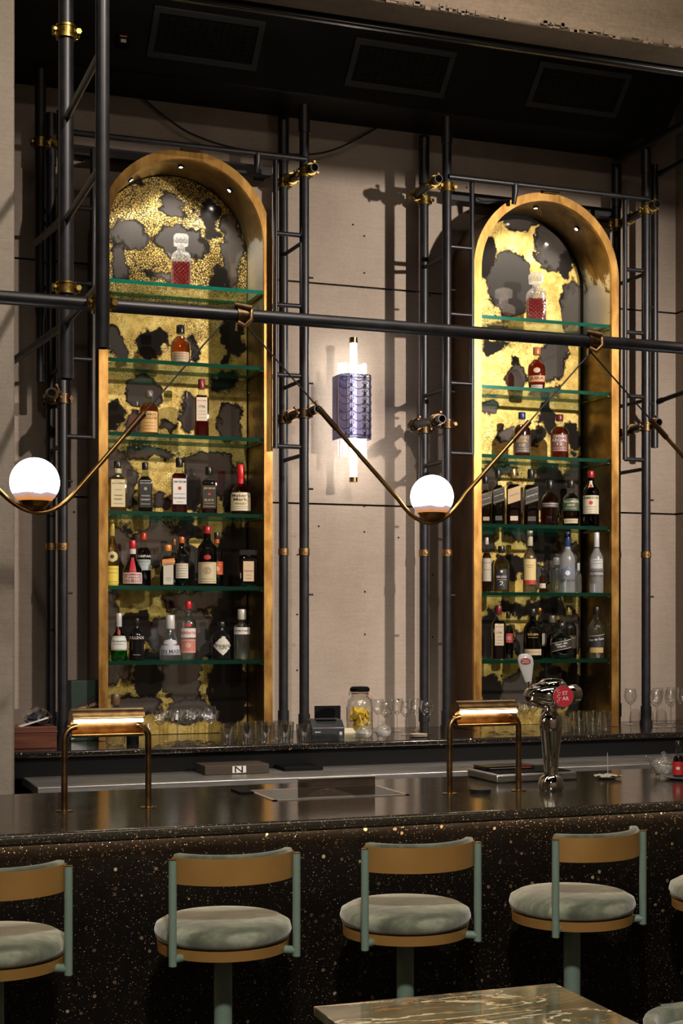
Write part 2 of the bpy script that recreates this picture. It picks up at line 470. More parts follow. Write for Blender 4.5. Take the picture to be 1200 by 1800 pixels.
def frame(px_near, px_far, top_near, top_far, label, stile=None, stile_z=None, rungs=(), join=(), clip_y=None, zb=1.07, cl=None, side=1, bot_z=1.07, Yn=8.15, Yf=8.5, sleeve=.16):
    xn = at(px_near, 900, Yn).x; xf = at(px_far, 900, Yf).x
    t_ = thing('scaffold_tower', (xn, Yn, bot_z), label, 'scaffolding', 'scaffolding frames on the back wall')
    zn = at(px_near, top_near, Yn).z; zf = at(px_far, top_far, Yf).z
    a = MB().path([(xn, Yn, bot_z), (xn, Yn, bot_z + .04)], .04, 18).path([(xn, Yn, bot_z), (xn, Yn, zn)], RP, 20)
    a.path([(xn, Yn, zn - sleeve), (xn, Yn, zn)], RP + .005, 20).path([(xn, Yn, bot_z + .04), (xn, Yn, bot_z + .13)], RP + .006, 18)
    a.build('pipe', m_pipe, t_)
    b = MB().path([(xf, Yf, bot_z), (xf, Yf, zf)], RP, 20).path([(xf, Yf, zf - .3), (xf, Yf, zf)], RP + .005, 20).path([(xf, Yf, bot_z + .04), (xf, Yf, bot_z + .13)], RP + .006, 18)
    b.build('pipe', m_pipe, t_)
    # cross rungs between the two pipes, hidden mostly by the near one
    for z in (2.72, 3.16, 3.97):
        if z < min(zn, zf) - .2: MB().path([(xn, Yn, z), (xf, Yf, z)], .012, 10).build('cross_rung', m_pipe2, t_)
    if stile is not None:
        xs = at(stile, 700, Yn).x
        z0, z1 = at(stile, stile_z[1], Yn).z, at(stile, stile_z[0], Yn).z
        MB().path([(xs, Yn, z0), (xs, Yn, z1)], .015, 14).build('stile', m_pipe, t_)
        for ry in rungs:
            z = at((stile + px_near) / 2, ry, Yn).z
            MB().path([(xs, Yn, z), (xn, Yn, z)], .0135, 12).build('rung', m_pipe, t_)
    for (ey, hy, exx, hxx, bm) in join:             # short coupling tubes with an open end
        e = at(exx, ey, Yn - .1); h = at(hxx, hy, Yf + .02)
        dirv = (e - h).normalized()
        MB().pipe(h, e, .0255, .021).build('coupling_tube', m_pipe, t_)
        pe = e - dirv * .085; ph = h + dirv * .07
        for pp_, xx_, yy_ in ((pe, xn, Yn), (ph, xf, Yf)):
            mbk = MB(); coupler(mbk, pp_, dirv, .0255, Vector((1, 0, .4))); coupler(mbk, (xx_, yy_, pp_.z - .02), (0, 0, 1), RP)
            mbk.build('coupler', bm, t_)
    if clip_y:
        for (xx, yy, pp) in ((xn, Yn, px_near), (xf, Yf, px_far)):
            z = at(pp, clip_y, yy).z
            k = MB().path([(xx, yy, z - .02), (xx, yy, z + .02)], RP + .004, 18)
            k.path([(xx, yy - RP - .01, z), (xx, yy - RP, z)], .009, 8)
            k.build('pipe_clip', m_bronze, t_)
    for k in range(5):
        z = 1.9 + .62 * k
        if z < zn - .3: MB().path([(xn, Yn, z), (xn + side * .055, Yn, z)], .006, 8).build('stub_pin', m_pipe2, t_)
    return t_, xn, xf

fA, xA, xB = frame(110, 89, 195, 200, 'dark grey scaffold frame at the left of the left arched cabinet', 163, (262, 771), (365, 497, 631, 768),
                   join=((691, 702, 91, 92, m_dkclamp), ), clip_y=961)
fD, xD, xE = frame(534.5, 498, 186, 200, 'dark grey scaffold frame at the right of the left arched cabinet', 484, (282, 788), (412, 537, 660, 785),
                   join=((294, 318, 553, 505, m_clamp), (719, 732, 559, 504, m_dkclamp)), clip_y=970)
fG, xG, xH = frame(785, 745, 207, 240, 'dark grey scaffold frame at the left of the right arched cabinet', 829, (318, 800), (435, 553, 674, 797),
                   join=((314, 346, 771, 725, m_clamp), (736, 748, 777, 722, m_dkclamp)), clip_y=972)
fK, xK, xJ = frame(1135, 1083, 262, 287, 'dark grey scaffold frame at the right of the right arched cabinet', 1098, (345, 808), (475, 585, 697, 808),
                   join=((358, 392, 1155, 1094, m_clamp), (742, 758, 1158, 1100, m_dkclamp)), clip_y=975)
# horizontals over each cabinet
def topbars(xa, xb, a, b, c, d, drop, labels):
    p, q = at(*a, 8.12), at(*b, 8.12)
    q.z = p.z
    p.x = xa; q.x = xb
    t_ = thing('scaffold_crossbar', p, labels[0], 'scaffolding', 'scaffold crossbars above the cabinets')
    m = MB().path([p, q], .0165, 14); m.build('bar', m_pipe, t_)
    for dx in drop:
        s0 = at(dx[0], dx[1], 8.12); m = MB().path([(s0.x, 8.12, p.z), (s0.x, 8.12, p.z - .05), (s0.x, 8.14, p.z - dx[2])], [.022, .019, .014], 12)
        m.build('hanger', m_pipe, t_)
    p, q = at(*c, 8.5), at(*d, 8.5); q.z = p.z
    t_ = thing('steel_rail', p, labels[1], 'rail', 'black steel rails behind the cabinets')
    MB().box(p.x, q.x, 8.50, 8.56, p.z - .03, p.z + .03).build('rail', m_pipe2, t_, bevel=.004)
    MB().box(p.x + .02, p.x + .08, 8.56, YW, p.z - .03, p.z + .03).build('wall_bracket', m_pipe2, t_)
    MB().box(q.x - .08, q.x - .02, 8.56, YW, p.z - .03, p.z + .03).build('wall_bracket', m_pipe2, t_)
topbars(xA, xD, (128, 233), (528, 279), (128, 262), (478, 300), ((452, 300, .10),),
        ('thin grey crossbar above the left arched cabinet', 'black flat steel rail behind the top of the left arch'))
topbars(xG, xK, (795, 311), (1125, 347), (790, 343), (1088, 375), ((905, 360, .12),),
        ('thin grey crossbar above the right arched cabinet', 'black flat steel rail behind the top of the right arch'))
# a further pipe far left, another far right with side braces
xc = at(71, 400, 8.3).x; zc = at(71, 672, 8.3).z
t_ = thing('scaffold_pipe', (xc, 8.3, zc), 'dark scaffold pipe hanging beside the concrete column, left of the left cabinet frame', 'pipe')
MB().path([(xc, 8.3, zc), (xc, 8.3, zc + .35), (xc, 8.3, zc + .40), (xc, 8.3, 5.1)], [.022, .022, .031, .031], 18).build('tube', m_pipe2, t_)
cpm = MB(); zz = at(80, 248, 8.25).z; coupler(cpm, (xc, 8.3, zz), (0, 0, 1), .031); coupler(cpm, (xc + .1, 8.3, zz + .02), (0, 1, 0), .026); cpm.build('coupler', m_clamp, t_)
xm = at(1150, 500, 8.35).x; z0 = at(1150, 787, 8.35).z; z1 = at(1150, 290, 8.35).z
t_ = thing('scaffold_pipe', (xm, 8.35, z0), 'short dark scaffold pipe with two side braces at the right wall corner', 'pipe')
MB().pipe((xm, 8.35, z0), (xm, 8.35, z1), .024, .020).path([(xm, 8.35, z0 + .03), (xm, 8.35, z1 - .01)], .0235, 16).build('tube', m_pipe, t_)
for a, b in (((1158, 306), (1206, 280)), ((1156, 706), (1206, 688))):
    p = at(*a, 8.33); q = at(*b, 8.05)
    MB().path([p, p + (q - p) * .15, p + (q - p) * .2, q], [.019, .019, .015, .015], 12).build('brace', m_pipe2, t_)
t_ = thing('diagonal_brace', at(1150, 262, 8.1), 'black diagonal brace running up to the right from the bulkhead corner', 'brace')
p = at(1084, 283, 8.45); q = at(1230, 205, 7.6)
MB().path([p, q], .03, 14).build('tube', m_pipe2, t_)
# mounting plates between arches and crossbars
for (a, lab) in (((335, 261), 'small black mounting plate on top of the left arch'), ((967, 336), 'small black mounting plate on top of the right arch')):
    p = at(*a, 8.17)
    tag(MB().cbox((0, 0, 0), (.11, .05, .03)).build('mounting_plate', m_pipe2, bevel=.003), lab, 'plate').location = p

# foreground drop pipes that carry the long tube
XO = at(180, 500, 5.22).x; XN = at(116, 500, 6.0).x
t_ = thing('drop_ladder', (XO, 5.22, 3.0), 'charcoal ladder of two hanging pipes in front of the left arch', 'scaffolding')
zO = at(180, 612, 5.22).z; zN = at(116, 666, 6.0).z
MB().pipe((XO, 5.22, zO), (XO, 5.22, 5.6), .0255, .021).path([(XO, 5.22, zO + .04), (XO, 5.22, 5.5)], .0245, 20).build('pipe', m_pipe, t_)
MB().pipe((XN, 6.0, zN), (XN, 6.0, 5.55), .031, .027).path([(XN, 6.0, zN + .03), (XN, 6.0, 5.55)], .0305, 20).build('pipe', m_pipe, t_)
for (a, b) in (((168, 106), (120, 190)), ((168, 300), (120, 375)), ((168, 500), (119, 562))):
    p = at(*a, 5.22); q = at(*b, 6.0); p.x = XO; q.x = XN; q.z = p.z = (p.z + q.z) / 2
    MB().path([p, q], .0135, 12).build('rung', m_pipe, t_)
k = MB(); coupler(k, (XN, 6.0, at(116, 57, 6.0).z), (0, 0, 1), .031); k.build('coupler', m_clamp, t_)
k = MB(); coupler(k, (XN, 6.0, at(116, 507, 6.0).z), (0, 0, 1), .031, s=.9); k.build('coupler', m_clamp, t_)
k = MB(); coupler(k, (XO, 5.24, at(180, 531, 5.22).z), (0, 0, 1), .027, s=.9); coupler(k, (XO, 5.28, 2.89), (1, 0, 0), .0245, side=Vector((0, -1, 0)), s=.9); k.build('coupler', m_clamp, t_)
for (a, b, lab) in (((112, 572), (24, 634), 'slanting dark brace passing left behind the concrete column below the long tube'),
                    ((110, 385), (62, 428), 'short dark brace between the hanging pipes, upper left')):
    p = at(*a, 6.05); q = at(*b, 7.9 if 'short' in lab else 7.0)
    t2 = thing('scaffold_brace', p, lab, 'brace'); MB().path([p, q], .0165, 12).build('tube', m_pipe2, t2)

# the long horizontal tube over the bar
ZT = 2.89
t_ = thing('suspension_tube', (2.0, 5.28, ZT), 'long charcoal horizontal tube carrying the globe pendants across the picture', 'tube')
MB().path([(-.3, 5.28, ZT), (XR - .05, 5.28, ZT)], .0245, 24).build('tube', m_pipe, t_)

# drooping wires on the wall
def wire(pts, Y, r, lab, name='wire'):
    ps = [at(x, y, Y) for x, y in pts]; out = []
    for i in range(len(ps) - 1):
        a, b = ps[max(i - 1, 0)], ps[i]; c_, d_ = ps[i + 1], ps[min(i + 2, len(ps) - 1)]
        for k in range(8):
            u = k / 8.; out.append(.5 * ((2 * b) + (c_ - a) * u + (2 * a - 5 * b + 4 * c_ - d_) * u * u + (3 * b - a - 3 * c_ + d_) * u ** 3))
    out.append(ps[-1])
    return tag(MB().path([p for p in out], r, 6).build(name, m_cable, loc=ps[0]), lab, 'cable')
wire([(250, 172), (290, 205), (340, 237), (420, 262), (525, 272), (590, 262), (662, 225)], 8.56, .006, 'thin black wire drooping along the top of the back wall')
wire([(838, 345), (845, 352), (880, 352), (905, 348)], 8.45, .003, 'thin loose wire beside the top of the right arch')

# ------------------------------------------------------------------ arched display cabinets
HW = .51
ZC = 2.86            # springing height above the cabinet foot
def arch(h, zc=None, n=40, z0=0):
    zc = ZC if zc is None else zc
    pts = [(-h, z0)]
    for i in range(n + 1):
        a = pi - pi * i / n; pts.append((h * cos(a), zc + h * sin(a)))
    pts.append((h, z0)); return pts
def ring(mb, ho, hi, y0, y1, mo=0, mi_=0, mf=0):
    o = arch(ho); i_ = arch(hi); n = len(o); b = len(mb.v)
    vs = [(x, y0, z) for x, z in o] + [(x, y0, z) for x, z in i_] + [(x, y1, z) for x, z in o] + [(x, y1, z) for x, z in i_]
    mb.v += [Vector(v) for v in vs]
    for k in range(n - 1):
        for (a, b_, c_, d_, m) in ((k, k + 1, n + k + 1, n + k, mf), (2 * n + k, 3 * n + k, 3 * n + k + 1, 2 * n + k + 1, mf),
                                   (k, 2 * n + k, 2 * n + k + 1, k + 1, mo), (n + k, n + k + 1, 3 * n + k + 1, 3 * n + k, mi_)):
            mb.f.append([b + a, b + b_, b + c_, b + d_]); mb.m.append(m)
    for k in (0, n - 1):
        mb.f.append([b + k, b + n + k, b + 3 * n + k, b + 2 * n + k]); mb.m.append(mf)
    return mb
def antique(name, blobs, seed, speck=.28, topz=9.0):
    t = NT(name); c = t.obj()
    off = (seed, seed * 1.7, 0)
    cs = t.n('VectorMath', {0: c, 1: off}, operation='ADD')
    w1 = t.n('VectorMath', {0: (t.noise(cs, 7, 3, .6), 1), 1: (.5, .5, .5)}, operation='SUBTRACT')
    w2 = t.n('VectorMath', {0: (t.noise(cs, 32, 5, .7), 1), 1: (.5, .5, .5)}, operation='SUBTRACT')
    cc = t.n('VectorMath', {0: c, 1: t.n('VectorMath', {0: w1, 1: (.22, 0, .22)}, operation='MULTIPLY')}, operation='ADD')
    cc = t.n('VectorMath', {0: cc, 1: t.n('VectorMath', {0: w2, 1: (.05, 0, .05)}, operation='MULTIPLY')}, operation='ADD')
    cur = None; dark = None
    for (bx, bz, rx, rz, ty) in blobs:
        d = t.n('VectorMath', {0: t.n('VectorMath', {0: cc, 1: (bx, 0, bz)}, operation='SUBTRACT'), 1: (1 / rx, 0, 1 / rz)}, operation='MULTIPLY')
        ln = t.n('VectorMath', {0: d}, operation='LENGTH')
        e = t.math('MULTIPLY', t.math('SUBTRACT', (ln, 1), 1.0), min(rx, rz))
        if ty == 'k': dark = e if dark is None else t.math('MINIMUM', dark, e)
        cur = e if cur is None else t.math('MINIMUM', cur, e)
    # fine crackle in the gold
    dn = t.noise(cs, 3.2, 3, .6)
    v = t.n('TexVoronoi', {'Vector': t.n('VectorMath', {0: cs, 1: t.n('VectorMath', {0: w2, 1: (.03, .03, .03)}, operation='MULTIPLY')}, operation='ADD'), 'Scale': 72.0}, feature='DISTANCE_TO_EDGE')
    near = t.math('SUBTRACT', 1.0, t.math('MULTIPLY', cur, 6.0), clamp=True)
    zone = t.n('MapRange', {0: dn, 1: .42, 2: .62, 3: 0.0, 4: .17 * speck}); zone.clamp = True
    tz = t.n('SeparateXYZ', {0: c}); hz = t.n('MapRange', {0: t.math('ADD', (tz, 2), t.math('MULTIPLY', dn, .6)), 1: topz, 2: topz + .35, 3: 0.0, 4: 1.0}); hz.clamp = True
    thr = t.math('ADD', t.math('MULTIPLY', zone, t.math('ADD', near, .35)), t.math('MULTIPLY', hz, .10))
    crack = t.n('MapRange', {0: t.math('SUBTRACT', (v, 0), thr), 1: -.02, 2: .03, 3: 1.0, 4: 0.0}); crack.clamp = True
    fn = t.noise(cs, 90, 4, .7)
    fleck = t.n('MapRange', {0: fn, 1: .60, 2: .66, 3: 0.0, 4: .8}); fleck.clamp = True
    gold = t.ramp(t.noise(cs, 14, 5, .6, .5), [(.28, (.30, .19, .035)), (.5, (.50, .36, .09)), (.75, (.70, .56, .22))])
    gold = t.mix(t.math('MAXIMUM', crack, t.math('MULTIPLY', fleck, near)), gold, (.035, .022, .01))
    band = t.math('ADD', -.004, t.math('MULTIPLY', t.noise(cs, 11, 3), .022))
    isgold = t.n('MapRange', {0: t.math('SUBTRACT', cur, band), 1: -.006, 2: .006, 3: 0.0, 4: 1.0}); isgold.clamp = True
    inner = t.n('MapRange', {0: t.math('ADD', cur, band), 1: -.008, 2: .008, 3: 1.0, 4: 0.0}); inner.clamp = True
    if dark is not None:
        kk = t.n('MapRange', {0: dark, 1: -.01, 2: .01, 3: 0.0, 4: 1.0}); kk.clamp = True
        inner = t.math('MULTIPLY', inner, kk)
    bg = t.bsdf(color=gold, rough=.42, metal=.55)
    bk = t.bsdf(color=(.012, .010, .009), rough=.12)
    bm = t.bsdf(color=(.32, .295, .28), rough=.06, metal=.86)
    a = t.n('MixShader', {0: inner, 1: bk, 2: bm})
    return t.done(t.n('MixShader', {0: isgold, 1: a, 2: bg}))
def lining(name, seed):
    t = NT(name); c = t.obj(); cs = t.n('VectorMath', {0: c, 1: (seed, 0, seed)}, operation='ADD')
    n = t.noise(cs, 2.4, 6, .65, 1.2)
    sp = t.n('SeparateXYZ', {0: c})
    r = t.ramp(n, [(.35, (.16, .085, .03)), (.5, (.30, .19, .07)), (.66, (.46, .33, .15))])
    # pale zone near the springing: light reflected by polished brass, painted in
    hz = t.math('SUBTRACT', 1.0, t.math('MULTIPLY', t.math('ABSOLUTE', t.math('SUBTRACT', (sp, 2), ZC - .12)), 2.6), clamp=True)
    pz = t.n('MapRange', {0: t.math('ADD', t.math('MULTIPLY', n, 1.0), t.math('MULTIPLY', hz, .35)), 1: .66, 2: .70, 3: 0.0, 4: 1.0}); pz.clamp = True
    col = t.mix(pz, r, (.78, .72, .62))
    return t.done(t.bsdf(color=col, rough=.3, metal=.9))
m_dkbrass = M_noisy('dark_outer_brass', (.045, .022, .010), (.16, .085, .035), 5, (.3, .5), .7, stretch=(1, 1, .4))
m_bulb = M_emit('downlight_bulb', (1, .93, .8), 60)

def cabinet(px0, px1, zf, shelf_pts, blobs, label, seed, spotp, gap, bs=.0041, topz=9.0):
    x0, x1 = at(px0, 900, 8.2).x, at(px1, 900, 8.2).x
    cx = (x0 + x1) / 2
    root = thing('arched_cabinet', (cx, 8.2, zf), label, 'cabinet', 'arched brass bottle cabinets')
    L = dict(world=False)
    def lb(b): return [((at(px, py, 8.55).x - cx), at(px, py, 8.55).z - zf, rx * (.0048 if py > 790 else bs), rz * (.0048 if py > 790 else bs), ty) for px, py, rx, rz, ty in b]
    ring(MB(), HW, HW - .052, -.012, .012).build('arch_frame', m_frame, root, **L)
    ring(MB(), HW - .006, HW - .045, .012, .37, 1, 0, 0).build('cabinet_shell', [lining(label[:5] + '_lining', seed), m_dkbrass], root, **L)
    hi = HW - .045
    MB().prism(arch(hi + .02), .362, .369, 'y').build('back_board', m_black, root, **L)
    MB().prism(arch(hi - gap), .350, .362, 'y').build('antique_mirror', antique(label[:5] + '_antique_mirror', lb(blobs), seed, topz=topz), root, smooth=0, **L)
    shz = []
    for (sx, sy) in shelf_pts:
        z = at(sx, sy, 8.215).z - zf; shz.append(z + zf)
        sh = MB().box(-hi + .006, hi - .006, .015, .345, z - .022, z)
        for i, f in enumerate(sh.f):
            nrm = (sh.v[f[1]] - sh.v[f[0]]).cross(sh.v[f[2]] - sh.v[f[1]])
            sh.m[i] = 0 if abs(nrm.z) > max(abs(nrm.x), abs(nrm.y)) else 1
        so = sh.build('shelf', [m_shelf, m_edge], root, smooth=0, **L)
        for sg in (-1, 1):
            xx = sg * hi
            MB().box(min(xx, xx - sg * .022), max(xx, xx - sg * .022), .012, .34, z - .028, z - .0235).box(min(xx, xx - sg * .003), max(xx, xx - sg * .003), .012, .34, z - .028, z + .004).build('bracket', m_brass, so, **L)
        rv = MB()
    rv = MB()
    for sg in (-1, 1):
        for k in range(14):
            for yy in (.03, .325):
                rv.ball((sg * (hi - .001), yy, .25 + k * .2), .004, 8, 5)
    rv.build('rivets', m_brass, root, **L)
    for a in (-40, 0, 40):
        d = Vector((sin(radians(a)), 0, cos(radians(a)))); p = Vector((0, .15, ZC)) + d * (hi - .004)
        m = MB().path([p + d * .004, p - d * .006], .017, 14); fo = m.build('downlight', m_black, root, **L)
        MB().path([p - d * .004, p - d * .0065], .0105, 14).build('bulb', m_bulb, fo, **L)
        lp = p - d * .015
        tgt = Vector((sin(radians(a)) * -.12, .19, lp.z - 1.0))
        lamp('downlight_beam', 'SPOT', lp, tgt, spotp, (1, .92, .78), .012, spot=130, blend=.6, parent=root)
    return root, shz, cx

blobL = [(302, 362, 15, 14, 'm'), (367, 377, 18, 14, 'k'), (372, 405, 12, 14, 'k'), (229, 412, 30, 18, 'm'), (318, 427, 36, 20, 'm'), (209, 458, 12, 22, 'm'), (240, 316, 10, 5, 'm'),
         (284, 482, 16, 7, 'm'), (408, 440, 14, 50, 'm'), (385, 490, 14, 14, 'k'), (205, 604, 15, 24, 'm'), (267, 610, 20, 22, 'k'), (341, 615, 6, 18, 'm'), (408, 590, 16, 34, 'k'),
         (252, 689, 22, 20, 'm'), (200, 735, 14, 20, 'k'), (236, 742, 10, 14, 'm'), (328, 730, 15, 26, 'm'), (392, 668, 20, 10, 'k'), (404, 745, 18, 30, 'm'), (290, 750, 10, 8, 'm'),
         (196, 815, 16, 22, 'm'), (270, 797, 30, 8, 'm'), (372, 838, 42, 30, 'm'), (222, 850, 14, 34, 'm'), (335, 868, 14, 26, 'k'), (415, 880, 12, 22, 'k'), (285, 880, 10, 12, 'm'),
         (281, 955, 34, 30, 'm'), (330, 930, 22, 10, 'k'), (216, 975, 18, 36, 'm'), (412, 990, 26, 48, 'k'), (340, 1000, 24, 26, 'm'), (300, 1062, 8, 6, 'm'),
         (380, 1058, 60, 14, 'm'), (192, 1090, 14, 34, 'm'), (240, 1105, 22, 20, 'k'), (320, 1120, 44, 34, 'm'), (400, 1110, 24, 46, 'k'), (200, 1178, 20, 14, 'm'), (262, 1190, 20, 26, 'k'),
         (322, 1195, 26, 28, 'm'), (405, 1215, 26, 44, 'k'), (240, 1245, 30, 14, 'm'), (335, 1250, 30, 16, 'm')]
blobR = [(897, 500, 33, 40, 'm'), (970, 432, 24, 28, 'm'), (912, 386, 22, 14, 'm'), (852, 448, 10, 28, 'k'), (1008, 545, 20, 34, 'm'), (996, 462, 12, 16, 'k'), (872, 575, 14, 8, 'k'),
         (905, 660, 13, 17, 'm'), (972, 632, 18, 26, 'm'), (870, 610, 16, 6, 'k'), (962, 740, 10, 20, 'k'), (858, 712, 10, 8, 'm'), (888, 765, 13, 9, 'm'), (937, 768, 12, 11, 'k'), (1008, 770, 10, 18, 'k'),
         (960, 690, 20, 8, 'm'), (855, 845, 16, 18, 'm'), (968, 862, 22, 36, 'k'), (892, 830, 14, 9, 'm'), (925, 880, 20, 20, 'm'), (1008, 860, 18, 44, 'm'), (958, 950, 26, 26, 'k'),
         (858, 945, 16, 18, 'm'), (915, 940, 18, 10, 'm'), (898, 995, 24, 16, 'k'), (990, 990, 24, 28, 'm'), (862, 1015, 14, 20, 'k'), (940, 1010, 20, 20, 'm'), (862, 1118, 18, 34, 'k'), (915, 1072, 40, 8, 'k'),
         (966, 1066, 18, 12, 'k'), (962, 1122, 16, 34, 'k'), (1000, 1110, 20, 36, 'm'), (915, 1130, 14, 22, 'm'), (914, 1212, 28, 24, 'm'), (972, 1212, 22, 34, 'k'), (862, 1220, 18, 24, 'k'), (1012, 1220, 14, 40, 'k')]
cabL, SL, CXL = cabinet(172, 479, 1.073, [(187, y) for y in (488.5, 627.5, 758, 897, 1029, 1162.5)], blobL,
                        'tall arched brass cabinet on the left with antique gold mirror back and glass shelves', 1.3, 19, .006, .0044, 2.65)
ZC = 2.847
cabR, SR, CXR = cabinet(832, 1085, 1.072, [(845, y) for y in (553, 676, 797.5, 920, 1040.5, 1160.5)], blobR,
                        'right hand tall arched brass cabinet with large grey mirror patches in its gold back', 5.1, 11, .03, .0054)

# ------------------------------------------------------------------ lettering
_fc = {}
def text_mesh(s):
    if s in _fc: return _fc[s]
    cu = bpy.data.curves.new('t', 'FONT'); cu.body = s; cu.size = 1; cu.resolution_u = 2; cu.align_x = 'CENTER'; cu.align_y = 'CENTER'; cu.offset = .012
    ob = bpy.data.objects.new('t', cu); COL.objects.link(ob)
    dg = bpy.context.evaluated_depsgraph_get()
    me = bpy.data.meshes.new_from_object(ob.evaluated_get(dg))
    vs = [tuple(v.co) for v in me.vertices]; fs = [tuple(p.vertices) for p in me.polygons]
    bpy.data.objects.remove(ob, do_unlink=True); bpy.data.meshes.remove(me)
    w = (max(v[0] for v in vs) - min(v[0] for v in vs)) if vs else 1
    h = (max(v[1] for v in vs) - min(v[1] for v in vs)) if vs else 1
    cx = (max(v[0] for v in vs) + min(v[0] for v in vs)) / 2; cy = (max(v[1] for v in vs) + min(v[1] for v in vs)) / 2
    vs = [(v[0] - cx, v[1] - cy) for v in vs]
    _fc[s] = (vs, fs, w, h); return _fc[s]
def put_text(mb, s, width, z, fn, hmax=None, tilt=0, dx=0):
    """fn maps (x along the surface, z) to a point on it"""
    vs, fs, w, h = text_mesh(s)
    k = width / w; kz = k
    if hmax and h * kz > hmax: kz = hmax / h; k = min(k, kz * 1.6)
    out = []
    for x, y in vs:
        a, b = x * k, y * kz
        a, b = a * cos(tilt) - b * sin(tilt), a * sin(tilt) + b * cos(tilt)
        out.append(fn(a + dx, z + b))
    mb.add(out, fs)
    return mb
def flat_fn(c, ex, ez, n, e=.0012):
    c, ex, ez, n = Vector(c), Vector(ex), Vector(ez), Vector(n)
    return lambda a, b: c + ex * a + ez * b + n * e

# ------------------------------------------------------------------ bottles
STY = {  # (radius fraction, height fraction) of the glass, then cap start and cap radius fraction, squareness, depth
 'whisky': ([(.9, 0), (1, .02), (1, .58), (.96, .63), (.75, .69), (.48, .74), (.36, .79), (.34, .9)], .86, .42, 0, 1),
 'tall': ([(.9, 0), (1, .02), (1, .60), (.93, .66), (.62, .72), (.40, .77), (.36, .82), (.35, .92)], .88, .42, 0, 1),
 'square': ([(.92, 0), (1, .015), (1, .60), (.94, .645), (.62, .70), (.42, .74), (.38, .80), (.38, .92)], .86, .44, 5, 1),
 'squaretall': ([(.92, 0), (1, .01), (1, .64), (.95, .68), (.6, .735), (.44, .76), (.40, .85), (.40, .93)], .84, .46, 5, .9),
 'oval': ([(.75, 0), (.86, .03), (1, .28), (1, .52), (.9, .60), (.6, .67), (.40, .71), (.34, .76), (.33, .92)], .84, .42, 0, .75),
 'round': ([(.80, 0), (.92, .03), (1, .2), (1, .45), (.94, .56), (.7, .65), (.42, .71), (.34, .75), (.34, .9)], .80, .42, 0, 1),
 'squat': ([(.9, 0), (1, .03), (1, .35), (.93, .44), (.72, .54), (.5, .60), (.32, .66), (.28, .72), (.28, .93)], .72, .36, 0, .8),
 'cone': ([(.86, 0), (1, .03), (1, .14), (.9, .28), (.72, .45), (.52, .58), (.38, .66), (.36, .70), (.36, .9)], .70, .42, 0, 1),
 'conic': ([(.9, 0), (1, .03), (1, .22), (.9, .36), (.62, .50), (.4, .58), (.3, .66), (.28, .78), (.3, .92)], .82, .34, 0, 1),
 'flatsq': ([(.92, 0), (1, .015), (1, .62), (.96, .67), (.5, .72), (.4, .74), (.38, .88)], .72, .60, 6, .6),
 'cyl': ([(.93, 0), (1, .015), (1, .62), (.95, .66), (.6, .70), (.42, .73), (.40, .80), (.40, .93)], .80, .52, 0, 1),
 'slim': ([(.92, 0), (1, .015), (1, .52), (.95, .58), (.75, .64), (.5, .69), (.38, .74), (.36, .9)], .76, .42, 0, 1),
 'decanter': ([(.96, 0), (1, .02), (1, .56), (.98, .60), (.70, .66), (.42, .68), (.40, .76), (.46, .77)], .77, .5, 8, 1),
 'potion': ([(.7, 0), (.95, .04), (1, .22), (.9, .42), (.6, .56), (.3, .64), (.28, .70), (.30, .86)], .8, .45, 0, 1),
}
_mc = {}
def mcol(kind, c):
    key = (kind,) + tuple(c)
    if key not in _mc:
        n = kind + '_%d' % len(_mc)
        if kind == 'liquid': _mc[key] = M_liquid('spirit', c)
        elif kind == 'darkglass': _mc[key] = M_thin('dark_glass', c, .5, .06)
        elif kind == 'paint': _mc[key] = M_('printed_paper', c, .5)
        elif kind == 'cap': _mc[key] = M_('cap', c, .3, .1)
        elif kind == 'metalcap': _mc[key] = M_('metal_cap', c, .25, .8)
        elif kind == 'ink': _mc[key] = M_('ink', c, .5)
        elif kind == 'opaque': _mc[key] = M_('opaque_bottle', c, .12)
    return _mc[key]
AMB = (.78, .32, .05); AMB2 = (.42, .10, .02); RUM = (.22, .035, .018); RED = (.65, .012, .03); HON = (.70, .45, .10); CLR = None
